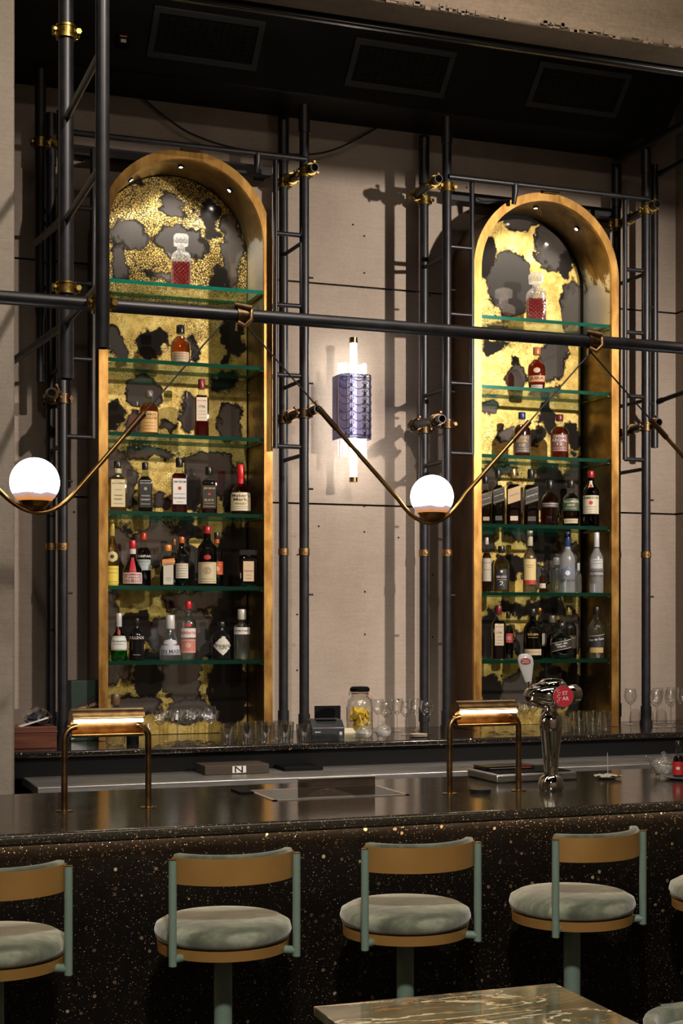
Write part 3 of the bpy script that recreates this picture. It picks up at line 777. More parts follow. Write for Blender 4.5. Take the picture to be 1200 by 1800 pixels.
def bottle(px, topy, wpx, base, style, glass, liq, cap, labels, desc, group, dy=.14, name='liquor_bottle', fill=.72, rz=None, extra=None, cat='bottle', baseY=8.2, crystal=False):
    Y = baseY + dy
    c = at(px, 1000, Y); top = at(px, topy, Y).z
    Zd = (Y / _d(px, 1000).y)
    R = wpx * Zd / FPX / 2
    zb = base; H = top - zb
    prof, cs, cr, sq, dep = STY[style]
    if sq: R *= .9                           # seen cornerwise a square bottle looks wider
    if rz is None: rz = -math.atan2(c.x, Y) * (.75 if sq else .95)
    for a_, b_ in ((' of the left cabinet', ', left cabinet'), (' of the right cabinet', ', right cabinet'), ('standing ', ''), (' at the left end of the ', ', leftmost on the '), (' at the right end of the ', ', rightmost on the '), (' at the right of the ', ', rightmost on the ')):
        desc = desc.replace(a_, b_)
    if len(desc.split()) > 16: print('LONG', len(desc.split()), desc)
    root = thing(name, (c.x, Y, zb + .0005), desc, cat, group, rz)
    L = dict(world=False)
    P = [(r * R, z * H) for r, z in prof]
    P = [p for p in P if p[1] <= cs * H + .03]
    seg = 28 if sq else 24
    if isinstance(glass, tuple): gm = mcol('darkglass', glass)
    else: gm = glass
    MB().lathe(P, seg=seg, sq=sq, sy=dep, top=False).build('glass_body', gm, root, **L)
    if liq is not None:
        zf = fill * H; Q = []
        for i, (r, z) in enumerate(P):
            if z < zf: Q.append((max(r - .0022, .002), max(z, .004)))
            else:
                r0, z0 = P[i - 1]; u = (zf - z0) / (z - z0); Q.append((r0 + (r - r0) * u - .0022, zf)); break
        MB().lathe(Q, seg=seg, sq=sq, sy=dep).build('liquid', mcol('liquid', liq), root, **L)
    rc = cr * R
    if cap[0] == 'stopper':
        k = .075; m = MB().lathe([(R * .36, cs * H - .004), (R * .36, cs * H + .006), (R * .74, cs * H + .012), (R * .78, H - .012), (R * .6, H)], seg=20, sq=7)
        m.build('stopper', cap[1], root, **L)
    elif cap[0] == 'box':
        MB().cbox((0, 0, (cs + .06) * H), (R * 1.7, R * .9, .12 * H)).lathe([(R * .42, cs * H - .02), (R * .42, cs * H)], seg=16).build('cap', cap[1], root, bevel=.002, **L)
    else:
        MB().lathe([(rc * .96, cs * H - .002), (rc, cs * H + .001), (rc, H - .004), (rc * .9, H)], seg=20).build('cap', cap[1] if not isinstance(cap[1], tuple) else mcol(cap[0], cap[1]), root, **L)
        if len(cap) > 2:                      # foil or neck ring below the cap
            zz = cs * H
            MB().lathe([(rc * .93, zz - cap[3] * H), (rc * .95, zz)], seg=18, bot=False, top=False).build('neck_foil', mcol('paint', cap[2]), root, **L)
    def rad(z):
        for (r0, z0), (r1, z1) in zip(P, P[1:]):
            if z0 <= z <= z1: return r0 + (r1 - r0) * (z - z0) / max(z1 - z0, 1e-6)
        return R
    def surf(e):
        def fn(a, z):
            r = rad(z) + e
            if sq:
                q = .99
                return Vector((a, -r * dep * q - .0006, z))
            ph = a / max(R, .01)
            return Vector((r * sin(ph), -r * cos(ph) * dep - (.0006 if dep != 1 else 0), z))
        return fn
    for lab in labels:
        # (z0, z1, width fraction of diameter, colour, [(text, zfrac, width, colour)], tilt)
        z0, z1, wf, colr, texts = lab[:5]; tilt = lab[5] if len(lab) > 5 else 0; shape = lab[6] if len(lab) > 6 else 'rect'
        f0 = surf(.0009); f1 = surf(.0017)
        hw = wf * R * (1.0 if not sq else .86)
        if not sq: hw = min(hw * 1.25, R * 1.45)
        zc_ = (z0 + z1) / 2 * H; hh = (z1 - z0) / 2 * H
        lo = root
        if colr is not None:
            m = MB(); nx = 12; nz = 6; b = []
            for j in range(nz + 1):
                for i in range(nx + 1):
                    u = -1 + 2 * i / nx; v = -1 + 2 * j / nz
                    if shape == 'diamond': u2 = u * (1 - abs(v) * .97); a = u2 * hw
                    elif shape == 'oval': a = u * hw * math.sqrt(max(1 - v * v * .97, .02))
                    else: a = u * hw
                    zz = zc_ + v * hh + math.tan(tilt) * a
                    b.append(f0(a, zz))
            m.add(b, [(j * (nx + 1) + i, j * (nx + 1) + i + 1, (j + 1) * (nx + 1) + i + 1, (j + 1) * (nx + 1) + i) for j in range(nz) for i in range(nx)])
            lo = m.build('label', mcol('paint', colr), root, **L)
        bycol = {}
        for (s, zf_, wt, ic) in texts:
            bycol.setdefault(tuple(ic), []).append((s, zf_, wt))
        for ic, lst in bycol.items():
            m = MB()
            for s, zf_, wt in lst:
                zz = zc_ + (zf_ - .5) * 2 * hh
                if s == '-':                  # ruled line
                    n_ = 10; vs = []
                    for i in range(n_ + 1):
                        a = (-1 + 2 * i / n_) * hw * wt
                        vs += [f1(a, zz + math.tan(tilt) * a - .0009), f1(a, zz + math.tan(tilt) * a + .0009)]
                    m.add(vs, [(2 * i, 2 * i + 2, 2 * i + 3, 2 * i + 1) for i in range(n_)])
                elif s == 'o':                # emblem disc
                    vs = [f1(0, zz)] + [f1(cos(2 * pi * i / 16) * hw * wt, zz + sin(2 * pi * i / 16) * hw * wt) for i in range(16)]
                    m.add(vs, [(0, i + 1, (i + 1) % 16 + 1) for i in range(16)])
                else:
                    put_text(m, s, 2 * hw * wt, zz, f1, hmax=2 * hh * max(.15, min(.6, .85 / len(texts))), tilt=tilt)
            m.build('lettering', mcol('ink', ic), lo, smooth=0, **L)
    return root
K = (.012, .010, .010); CRM = (.62, .54, .36); WHT = (.66, .63, .58); GLD = (.55, .38, .12); DK = (.04, .035, .03); RD = (.5, .03, .02)
BLK = ('cap', (.015, .013, .013))
t = NT('cut_crystal'); c = t.obj()
def _wv(ax):
    mp = t.n('Mapping', {0: c, 2: (0, ax, 0)}); return t.n('TexWave', {'Vector': mp, 'Scale': 26.0}, wave_type='BANDS', bands_direction='DIAGONAL')
h_ = t.math('MAXIMUM', (_wv(.0), 1), (_wv(pi / 2), 1)); bp = t.n('Bump', {'Strength': .9, 'Distance': .004, 'Height': h_})
tr = t.n('BsdfTransparent', {0: (.95, .95, .95, 1)}); gl = t.n('BsdfGlossy', {0: (1, 1, 1, 1), 1: .08, 'Normal': bp}); tl = t.n('BsdfTranslucent', {0: (.9, .9, .9, 1), 'Normal': bp})
s1 = t.n('MixShader', {0: .4, 1: gl, 2: tl}); m_crystal = t.done(t.n('MixShader', {0: t.math('ADD', .22, t.math('MULTIPLY', h_, .38)), 1: tr, 2: s1}))

GL0, GR0 = 'bottles in the left arched cabinet', 'bottles in the right arched cabinet'
for (px, ty, w, sh, lab, g) in ((318, 413, 37, SL[0], 'square cut crystal decanter of red liquor on the top shelf of the left cabinet', 'cut crystal decanters on the top shelves'),
                                (942, 481, 37, SR[0], 'square cut crystal decanter of red liquor on the top shelf of the right cabinet', 'cut crystal decanters on the top shelves')):
    bottle(px, ty, w, sh, 'decanter', m_crystal, RED, ('stopper', m_crystal), [], lab, g, name='decanter', fill=.46, cat='decanter', dy=.12)
B = bottle
# left cabinet, second and third shelf
B(317, 572, 35, SL[1], 'round', m_gdark, AMB, BLK, [(.06, .30, .8, (.66, .50, .32), [('-', .8, .8, RD), ('-', .55, .7, DK), ('-', .3, .7, DK)])], 'round bottle of amber whisky with black cap, alone on the second shelf of the left cabinet', GL0)
B(262, 687, 34, SL[2], 'whisky', m_gdark, AMB, ('cap', (.16, .13, .11)), [(.06, .52, .8, (.68, .40, .13), [('MONKEY', .85, .75, DK), ('SHOULDER', .68, .9, DK), ('-', .45, .6, DK), ('-', .3, .6, DK), ('-', .15, .7, DK)])],
  'amber whisky bottle with tan label and grey cap on the third shelf of the left cabinet', GL0)
B(354, 667, 29, SL[2], 'squaretall', m_gdark, (.35, .03, .02), ('cap', (.22, .02, .03)), [(.28, .68, .85, (.70, .60, .45), [('SANTA TERESA', .85, .9, RD), ('1796', .6, .6, DK), ('-', .4, .6, DK), ('-', .28, .7, DK), ('-', .12, .7, RD)])],
  'tall rum bottle with burgundy cap and cream label on the third shelf of the left cabinet', GL0)
# left, fourth shelf
B(207, 811, 35, SL[3], 'square', m_gdark, (.62, .42, .12), BLK + ((.55, .50, .30), .10), [(.09, .63, .9, (.70, .60, .36), [("JACK DANIEL'S", .85, .92, DK), ('-', .62, .5, DK), ('TENNESSEE', .42, .6, DK), ('HONEY', .28, .6, DK), ('-', .12, .7, DK)])],
  'square honey coloured whiskey bottle with cream label, first on the fourth shelf of the left cabinet', GL0)
B(255, 813, 29, SL[3], 'square', m_gdark, (.20, .05, .015), BLK, [(.10, .64, .92, (.02, .018, .018), [("JACK DANIEL'S", .88, .95, WHT), ('o', .68, .28, (.35, .33, .3)), ('TENNESSEE', .42, .7, WHT), ('WHISKEY', .28, .8, WHT), ('-', .12, .8, WHT), ('-', .98, .9, WHT)])],
  'square whiskey bottle with black and white label on the fourth shelf of the left cabinet', GL0)
B(315, 805, 31, SL[3], 'squaretall', m_gdark, AMB2, BLK, [(.16, .62, .98, (.74, .70, .66), [('JIM BEAM', .86, .92, DK), ('o', .62, .27, RD), ('KENTUCKY STRAIGHT', .40, .8, DK), ('BOURBON', .24, .85, DK), ('-', .08, .5, DK)])],
  'bourbon bottle with white label and red seal, middle of the fourth shelf of the left cabinet', GL0)
B(367, 821, 32, SL[3], 'squaretall', m_gdark, (.30, .07, .015), BLK, [(.12, .60, .95, (.022, .017, .014), [('JIM BEAM', .86, .85, GLD), ('o', .62, .2, RD), ('BLACK', .36, .7, GLD), ('-', .22, .7, GLD), ('-', .08, .8, GLD)])],
  'bourbon bottle with black and gold label on the fourth shelf of the left cabinet', GL0)
B(423, 817, 37, SL[3], 'squat', m_gdark, (.45, .16, .04), ('cap', (.62, .015, .02), (.55, .012, .02), .16), [(.08, .44, .92, (.66, .56, .36), [("Maker's", .84, .85, DK), ('Mark.', .62, .72, DK), ('WHISKY', .38, .5, DK), ('-', .22, .6, DK), ('-', .12, .6, DK)])],
  'squat bourbon bottle with red wax neck and cream label on the fourth shelf of the left cabinet', GL0)
# left, fifth shelf
B(197, 914, 23, SL[4], 'slim', m_gdark, (.72, .52, .05), ('cap', (.42, .32, .05)), [(.0, .30, 1.0, (.72, .58, .08), [('-', .85, .9, RD), ('-', .65, .8, DK), ('-', .2, .8, DK)]), (.36, .52, .8, (.60, .50, .22), [('o', .5, .3, DK)], 0, 'oval')],
  'slim bottle of yellow liqueur at the left end of the fifth shelf of the left cabinet', GL0)
B(252, 937, 27, SL[4], 'tall', m_gdark, (.10, .008, .008), ('cap', (.62, .05, .02)), [(.30, .50, .9, (.35, .42, .42), [('-', .8, .6, DK), ('-', .3, .7, WHT)]), (.52, .60, .95, None, [('CAMPARI', .5, .95, WHT)])],
  'dark red bottle with pale blue label behind the ribboned one, fifth shelf of the left cabinet', GL0, dy=.22)
B(233, 950, 37, SL[4], 'conic', m_gdark, (.05, .01, .008), ('cap', (.45, .02, .03), (.62, .58, .55), .12), [(.05, .29, .85, (.58, .53, .50), []), (.07, .27, .76, (.30, .03, .03), [('Grand', .74, .6, WHT), ('Marnier', .42, .8, WHT), ('-', .15, .7, WHT)]), (.30, .62, .28, (.5, .015, .03), [])],
  'pear shaped dark bottle with red ribbon and red label on the fifth shelf of the left cabinet', GL0)
B(306, 948, 16, SL[4], 'tall', m_gdark, (.05, .02, .01), ('cap', (.20, .09, .03)), [], 'dark bottle with brown cap half hidden behind the square orange liqueur bottle', GL0, dy=.24)
B(295, 958, 33, SL[4], 'square', m_gdark, (.16, .035, .01), ('cap', (.62, .24, .05)), [(.04, .55, .68, (.55, .50, .42), [('-', .3, .6, DK), ('-', .2, .5, DK)]), (.50, .66, .85, (.60, .20, .03), [('COINTREAU', .5, .9, (.72, .6, .25))], .14)],
  'square brown liqueur bottle with orange banner label on the fifth shelf of the left cabinet', GL0)
B(319, 944, 25, SL[4], 'tall', (.03, .03, .03), None, ('cap', (.50, .12, .03)), [(.16, .46, .9, (.56, .50, .40), [('-', .86, .8, RD), ('-', .66, .6, DK), ('-', .5, .6, DK), ('-', .3, .5, DK), ('-', .14, .6, DK)])],
  'dark bottle with orange capsule and cream label on the fifth shelf of the left cabinet', GL0, dy=.12)
B(381, 936, 23, SL[4], 'tall', m_gdark, (.035, .012, .008), ('cap', (.02, .016, .014), (.5, .08, .02), .08), [(.22, .46, .9, (.45, .06, .02), [('-', .75, .8, GLD), ('o', .45, .35, GLD), ('-', .15, .8, GLD)])],
  'dark coffee liqueur bottle with red and gold label on the fifth shelf of the left cabinet', GL0, dy=.16)
B(364, 925, 34, SL[4], 'tall', (.03, .03, .03), None, ('cap', (.40, .02, .03)), [(.05, .40, .92, (.52, .44, .28), [('-', .95, .5, RD), ('o', .6, .34, (.34, .26, .15)), ('-', .2, .6, DK), ('-', .08, .8, DK)]), (.44, .52, .3, (.4, .02, .02), [], 0, 'oval')],
  'black vermouth bottle with red capsule and ornate cream label on the fifth shelf of the left cabinet', GL0)
B(436, 955, 40, SL[4], 'flatsq', m_gdark, (.12, .04, .015), ('box', mcol('cap', (.012, .010, .009))), [(.12, .58, .60, (.60, .44, .28), [('o', .8, .15, GLD), ('DISARONNO', .52, .9, DK), ('-', .3, .5, DK), ('-', .15, .5, DK)])],
  'square textured amaretto bottle with big black square cap at the right of the fifth shelf of the left cabinet', GL0, dy=.08)
# left, sixth shelf
B(209, 1078, 29, SL[5], 'squat', (.02, .42, .10), None, ('cap', (.50, .50, .50)), [(.22, .52, .95, (.62, .64, .60), [('-', .93, .95, DK), ('Tanqueray', .62, .85, DK), ('-', .42, .5, DK), ('-', .07, .95, DK)]), (.55, .66, .28, (.45, .02, .03), [], 0, 'oval')],
  'green gin bottle with white label and red seal on the lowest shelf of the left cabinet', GL0)
B(240, 1087, 26, SL[5], 'whisky', mcol('opaque', (.006, .006, .007)), None, BLK, [(.48, .60, .98, None, [('BULLDOG', .5, .98, WHT)]), (.10, .17, .6, None, [('-', .5, .7, WHT)])],
  'matt black gin bottle with white lettering on the lowest shelf of the left cabinet', GL0)
B(299, 1081, 38, SL[5], 'cone', m_glass, (.70, .76, .82), ('cap', (.56, .54, .52)), [(.12, .33, .95, (.42, .43, .48), [('GIN MARE', .35, .98, (.03, .03, .05)), ('-', .1, .8, DK)]), (.33, .46, .7, (.45, .46, .50), [], 0, 'oval')],
  'conical clear gin bottle with silver grey label on the lowest shelf of the left cabinet', GL0)
B(331, 1057, 27, SL[5], 'tall', m_glass, (.86, .90, .88), ('cap', (.55, .02, .03)), [(.12, .36, .92, (.50, .18, .14), [('-', .9, .9, WHT), ('o', .55, .3, (.6, .35, .3)), ('-', .1, .9, WHT)]), (.38, .54, .95, (.66, .60, .58), [('BEEFEATER', .5, .95, RD)]), (.56, .63, .3, (.5, .03, .03), [], 0, 'oval')],
  'clear gin bottle with red cap and red label on the lowest shelf of the left cabinet', GL0)
B(389, 1093, 32, SL[5], 'whisky', mcol('opaque', (.008, .007, .007)), None, BLK, [(.12, .62, 1.0, (.58, .55, .48), [('HENDRICKS', .5, .8, DK), ('GIN', .38, .3, DK)], 0, 'diamond')],
  'squat black apothecary gin bottle with diamond shaped label on the lowest shelf of the left cabinet', GL0, rz=-.1)
B(425, 1071, 29, SL[5], 'cyl', m_glass, (.86, .88, .86), ('cap', (.50, .47, .42)), [(.50, .64, .97, (.60, .57, .54), [('THE BOTANIST', .5, .85, DK)])],
  'clear textured cylindrical gin bottle with white band label at the right end of the lowest shelf of the left cabinet', GL0)
# right cabinet
B(943, 611, 32, SR[1], 'oval', m_gdark, (.55, .12, .02), ('cap', (.60, .20, .08)), [(.20, .34, .85, (.60, .33, .15), [('JURA', .5, .85, DK)]), (.40, .52, .3, (.60, .48, .35), [], 0, 'oval'), (.05, .13, .6, (.5, .42, .35), [('-', .5, .8, DK)])],
  'waisted amber whisky bottle with copper cap, alone on the second shelf of the right cabinet', GR0)
B(917, 725, 31, SR[2], 'whisky', m_gdark, (.45, .10, .02), ('cap', (.03, .045, .16)), [(.10, .48, .8, (.12, .10, .10), [('CHIVAS', .86, .85, GLD), ('REGAL', .68, .7, GLD), ('18', .42, .4, GLD), ('-', .2, .8, GLD), ('-', .08, .8, WHT)])],
  'whisky bottle with blue cap, left of two on the third shelf of the right cabinet', GR0)
B(983, 729, 32, SR[2], 'whisky', m_gdark, (.52, .14, .02), ('cap', (.13, .02, .03)), [(.16, .54, .8, (.20, .08, .07), [('CHIVAS', .88, .7, WHT), ('REGAL', .66, .9, WHT), ('12', .44, .35, WHT), ('-', .2, .8, WHT), ('-', .06, .8, WHT)])],
  'whisky bottle with maroon cap, right of two on the third shelf of the right cabinet', GR0)
jw = lambda c1, c2: [(.40, .66, .98, c1, [('-', .92, .95, GLD), ('JOHNNIE WALKER', .5, .85, WHT if c1[0] < .3 else DK), ('-', .1, .95, GLD)], .32), (.08, .16, .6, c2, [])]
B(853, 838, 24, SR[3], 'square', m_gdark, (.20, .06, .02), BLK, jw((.05, .04, .03), (.3, .24, .15)), 'square whisky bottle with slanted dark label at the left end of the fourth shelf of the right cabinet', GR0)
B(875, 826, 26, SR[3], 'square', m_gdark, (.03, .012, .008), BLK, jw((.018, .016, .016), (.05, .045, .04)), 'square black whisky bottle with slanted gold striped label on the fourth shelf of the right cabinet', GR0)
B(902, 824, 29, SR[3], 'squaretall', m_gdark, (.20, .04, .015), ('metalcap', (.50, .34, .14)), jw((.50, .36, .20), (.52, .42, .32)), 'square whisky bottle with gold cap and slanted gold label on the fourth shelf of the right cabinet', GR0)
B(933, 825, 30, SR[3], 'squaretall', m_gdark, (.16, .04, .015), BLK, jw((.03, .03, .028), (.05, .045, .04)) + [(.50, .54, .98, (.5, .48, .44), [], .32)], 'square whisky bottle with black cap and silver striped label on the fourth shelf of the right cabinet', GR0)
B(966, 844, 34, SR[3], 'round', m_gdark, (.38, .12, .025), BLK, [(.40, .50, .75, (.07, .06, .055), [('-', .8, .9, WHT), ('-', .3, .6, WHT)])], 'faceted amber whisky bottle without paper label in the middle of the fourth shelf of the right cabinet', GR0)
B(1003, 844, 32, SR[3], 'oval', m_gdark, (.24, .06, .015), ('cap', (.02, .02, .015)), [(.34, .60, .85, (.035, .07, .035), [('TULLAMORE', .74, .85, CRM), ('DEW', .45, .35, CRM), ('-', .2, .6, CRM)]), (.07, .17, .75, (.48, .42, .28), [('-', .5, .8, DK)])],
  'whiskey bottle with dark green label on the fourth shelf of the right cabinet', GR0)
B(1038, 828, 29, SR[3], 'tall', (.03, .05, .02), None, ('cap', (.30, .02, .02)), [(.22, .55, .95, (.56, .52, .38), [('JAMESON', .85, .9, DK), ('o', .6, .2, RD), ('-', .38, .6, DK), ('-', .25, .6, DK), ('-', .1, .6, RD)]), (.70, .82, .35, (.55, .5, .4), [('o', .2, .5, RD)])],
  'dark green whiskey bottle with cream label at the right end of the fourth shelf of the right cabinet', GR0, dy=.06)
B(855, 945, 17, SR[4], 'tall', m_gdark, (.35, .16, .04), ('cap', (.45, .42, .38)), [(.2, .62, .9, (.40, .36, .30), [('-', .8, .7, DK), ('-', .5, .7, DK)])], 'amber bottle with white cap half hidden at the left end of the fifth shelf of the right cabinet', GR0)
B(881, 960, 29, SR[4], 'whisky', m_gdark, (.52, .46, .16), BLK, [(.06, .50, .62, (.02, .02, .02), [('o', .88, .2, WHT), ('BRUXO', .62, .8, WHT), ('2', .30, .3, WHT), ('-', .48, .8, WHT)])],
  'clear mezcal bottle with narrow black label on the fifth shelf of the right cabinet', GR0)
B(931, 933, 25, SR[4], 'slim', m_glass, (.75, .68, .52), ('cap', (.46, .42, .30)), [(.20, .54, .75, (.62, .48, .22), [('-', .7, .6, DK), ('-', .6, .4, DK)]), (.13, .20, .8, (.42, .04, .03), [])],
  'tall clear tequila bottle with cream and red label on the fifth shelf of the right cabinet', GR0)
B(953, 1000, 13, SR[4], 'tall', m_gdark, (.48, .20, .05), BLK, [(.2, .4, .8, (.5, .42, .3), [])], 'small amber bottle behind the tall clear tequila bottle', GR0, dy=.26)
B(978, 980, 24, SR[4], 'cyl', m_glass, (.72, .78, .80), ('cap', (.45, .45, .45)), [(.5, .62, .9, None, [('UT', .5, .5, (.05, .08, .2))])], 'small clear vodka bottle standing behind the frosted ones on the fifth shelf of the right cabinet', GR0, dy=.24)
B(997, 935, 27, SR[4], 'slim', m_frost, None, ('cap', (.02, .04, .13), (.30, .34, .42), .05), [(.26, .42, .85, (.13, .17, .26), [('o', .4, .3, WHT)], 0, 'oval'), (.16, .24, .9, None, [('GREY GOOSE', .5, .95, (.03, .05, .12))])],
  'frosted vodka bottle with blue cap on the fifth shelf of the right cabinet', GR0)
B(1016, 990, 13, SR[4], 'slim', m_glass, (.8, .82, .85), ('cap', (.4, .4, .42)), [], 'miniature clear bottle just right of the frosted bottle with the blue cap', GR0, dy=.1)
B(1048, 936, 24, SR[4], 'slim', m_frost, None, ('cap', (.50, .52, .54)), [(.40, .56, .8, (.45, .46, .46), [('-', .8, .6, DK), ('-', .5, .8, DK)]), (.26, .37, .95, (.10, .10, .11), [('BELVEDERE', .5, .95, WHT)])],
  'frosted vodka bottle with white cap at the right end of the fifth shelf of the right cabinet', GR0, dy=.06)
B(876, 1065, 28, SR[5], 'squaretall', m_gdark, (.08, .015, .012), ('cap', (.14, .015, .02)), [(.26, .66, .72, (.46, .38, .27), [('SANTA TERESA', .88, .9, RD), ('1796', .6, .6, DK), ('-', .4, .6, DK), ('-', .25, .7, DK), ('-', .1, .7, DK)])],
  'dark rum bottle with cream label and maroon cap on the lowest shelf of the right cabinet', GR0)
B(893, 1077, 18, SR[5], 'tall', m_gdark, (.05, .015, .01), BLK, [(.35, .55, .8, (.28, .03, .03), [('-', .6, .6, WHT), ('-', .4, .6, WHT)])], 'dark bottle with red label half hidden behind the cream labelled rum of the right cabinet', GR0, dy=.23)
B(948, 1069, 20, SR[5], 'tall', m_gdark, (.06, .02, .01), ('metalcap', (.55, .25, .08)), [(.25, .5, .9, (.25, .22, .18), [])], 'dark bottle with copper capsule behind the black and gold rum bottle of the right cabinet', GR0, dy=.25)
B(936, 1070, 33, SR[5], 'whisky', (.04, .03, .03), None, BLK, [(.08, .20, .85, (.42, .34, .22), [('-', .5, .7, DK)]), (.40, .55, .6, None, [('ZACAPA', .6, .8, GLD), ('-', .2, .7, GLD)])],
  'dark rum bottle with gold lettering and cream base band on the lowest shelf of the right cabinet', GR0)
B(970, 1082, 29, SR[5], 'oval', m_gdark, (.12, .02, .015), ('cap', (.1, .08, .07)), [], 'clear shouldered bottle half full of dark red rum behind the slanting bottle of the right cabinet', GR0, dy=.22, fill=.5)
B(999, 1068, 28, SR[5], 'whisky', m_gdark, (.10, .02, .012), ('metalcap', (.48, .40, .12)), [(.2, .45, .9, (.03, .025, .02), [('-', .8, .9, GLD)])], 'rum bottle with yellow gold cap on the lowest shelf of the right cabinet', GR0, dy=.2)
B(986, 1095, 38, SR[5], 'oval', m_gdark, (.06, .012, .01), BLK, [(.25, .50, .95, (.022, .02, .018), [('Flor de', .70, .6, WHT), ('Cana', .42, .5, WHT), ('-', .95, .95, WHT), ('-', .05, .95, WHT)], .2)],
  'dark flask shaped rum bottle with slanting black label on the lowest shelf of the right cabinet', GR0, dy=.1)
B(1048, 1067, 29, SR[5], 'whisky', m_glass, (.76, .72, .62), BLK, [(.22, .46, .92, (.018, .018, .02), [('Flor de Cana', .65, .85, WHT), ('-', .95, .95, WHT)], .12), (.12, .22, .7, (.40, .27, .10), [])],
  'clear rum bottle with black label and black cap at the right end of the lowest shelf of the right cabinet', GR0, dy=.06)

# ------------------------------------------------------------------ back counter
ZK = 1.07
YK = 7.66
XL = .7
t_ = thing('back_counter', (3.0, YK + .4, 0), 'long black terrazzo back counter carrying the glassware below the cabinets', 'counter')
MB().box(XL, XR - .005, YK, YW - .005, ZK - .035, ZK).build('counter_top', m_terrb, t_, bevel=.008)
MB().box(XL, XR - .01, YK + .03, YK + .06, ZK - .14, ZK - .035).build('fascia', m_black, t_)
XV = at(605, 1345, YK + .05).x
MB().box(XL, XL + .04, YK + .04, YW - .01, 0, ZK - .035).box(XV - .045, XV + .045, YK + .04, YK + .1, 0, ZK - .14).box(XR - .06, XR - .01, YK + .04, YW - .01, 0, ZK - .035).build('supports', m_black, t_)
xq = at(822, 1345, YK + .05).x
MB().box(xq - .03, xq + .05, YK + .05, YK + .09, 0, ZK - .14).build('divider', M_('charcoal_divider', (.018, .018, .02), .5), t_)
MB().box(XL + .04, XR - .06, YW - .05, YW - .01, 0, ZK - .04).build('back_panel', m_void, t_)
# stainless work surface under it
x0 = at(66, 1383, 7.2).x
zs = at(100, 1383, 7.2).z
t_ = thing('steel_worktop', (2.5, 7.4, 0), 'brushed stainless steel worktop below the dark back counter, behind the bar', 'worktop')
MB().box(x0, XR - .08, 7.2, YK + .42, zs - .045, zs).build('steel_top', m_ss, t_, bevel=.004)
MB().box(x0 + .03, XR - .1, 7.25, 7.62, .1, zs - .045).build('cabinet_body', m_void, t_)
p = at(360, 1368, 7.45); q = at(473, 1366, 7.45)
t_ = thing('flat_carton', (p.x, 7.45, zs), 'flat dark brown carton with a white emblem lying on the steel worktop', 'box')
MB().box(p.x, q.x, 7.45, 7.65, zs + .0005, zs + .05).build('carton', M_('dark_brown_card', (.045, .03, .018), .6), t_, bevel=.003)
mx = (p.x * .42 + q.x * .58)
m = MB(); put_text(m, 'N', .045, 0, flat_fn((mx - .02, 7.45, zs + .026), (1, 0, 0), (0, 0, 1), (0, -1, 0)), hmax=.034)
mm_ = MB().box(mx - .055, mx + .02, 7.4488, 7.45, zs + .008, zs + .044)
mm_.build('white_patch', m_white, t_, smooth=0)
m.build('lettering', mcol('ink', K), t_, smooth=0)
tag(MB().box(0, .22, 0, .2, 0, .02).build('tray', m_black, loc=(0, 0, 0), bevel=.003), 'thin dark tray lying right of the brown carton on the steel worktop', 'tray').location = (at(500, 1362, 7.5).x, 7.5, zs + .0005)

# ------------------------------------------------------------------ glassware
def lathe_shell(mb, prof, c=(0, 0, 0), seg=20):
    return mb.lathe(prof, c, seg=seg, top=False, bot=False)
def wine(h=.2, r=.04, bowl=.5):
    return [(.001, .003), (r * .8, .001), (r * .82, .003), (.004, .008), (.003, .012), (.003, h * (1 - bowl)), (.012, h * (1 - bowl) + .006), (r * .75, h * (1 - bowl) + .025), (r, h * (1 - bowl) + .055), (r * .98, h * .86), (r * .8, h)]
def coupe(h=.16, r=.052):
    return [(.001, .003), (.034, .001), (.034, .003), (.004, .007), (.003, .012), (.003, h * .6), (.010, h * .62), (r * .6, h * .70), (r * .92, h * .83), (r, h)]
def tumbler(h=.095, r=.04, th=.003):
    return [(.001, .002), (r * .82, .0), (r * .86, .004), (r, h), (r - th, h), (r * .80, .012), (.001, .010)]
gl_proto = {}
def glass_obj(kind, prof, name, x, y, z, label, group, cat='glass', seg=20, mat=None, sc=1.0):
    if kind not in gl_proto:
        gl_proto[kind] = lathe_shell(MB(), prof, seg=seg).build(name, mat or m_glass)
        o = gl_proto[kind]
    else:
        o = gl_proto[kind].copy(); COL.objects.link(o)
    o.location = (x, y, z + .0005); o.scale = (sc, sc, sc); o.rotation_euler = (0, 0, random.uniform(0, 3))
    return tag(o, label, cat, group)
ORD = ('first', 'second', 'third', 'fourth', 'fifth', 'sixth', 'seventh')
def row(kind, prof, name, px0, px1, Y, n, label0, group, **k):
    for i in range(n):
        label = ORD[i] + ' from the left of the ' + label0
        px = px0 + (px1 - px0) * i / max(n - 1, 1)
        glass_obj(kind, prof, name, at(px, 1200, Y).x, Y + random.uniform(-.008, .008), ZK, label, group, **k)
for j, (Y, rn) in enumerate(((7.77, 'front'), (7.89, 'second'), (8.01, 'back'))):
    row('coupe', coupe(.185, .042), 'cocktail_glass', 280 + 7 * j, 372 - 12 * j, Y, 4, 'stemmed cocktail glasses, ' + rn + ' row before the left cabinet', 'cocktail glasses before the left cabinet')
row('coupew', wine(.20, .046, .48), 'wine_glass', 367, 367, 7.93, 1, 'round bowled glasses right of the cocktail glasses', None)
row('rocks', tumbler(.10, .040), 'tumbler', 398, 533, 7.77, 5, 'clear tumblers in the front row before the left cabinet', 'tumblers before the left cabinet')
row('rocks2', tumbler(.105, .038), 'tumbler', 404, 505, 7.89, 4, 'clear tumblers in the second row before the left cabinet', 'tumblers before the left cabinet')
row('rocks2', None, 'tumbler', 428, 492, 8.0, 3, 'clear tumblers in the back row before the left cabinet', 'tumblers before the left cabinet')
row('wine', wine(.20, .040, .5), 'wine_glass', 665, 729, 8.30, 3, 'wine glasses, back row right of the lemon jar', 'wine glasses right of the lemon jar')
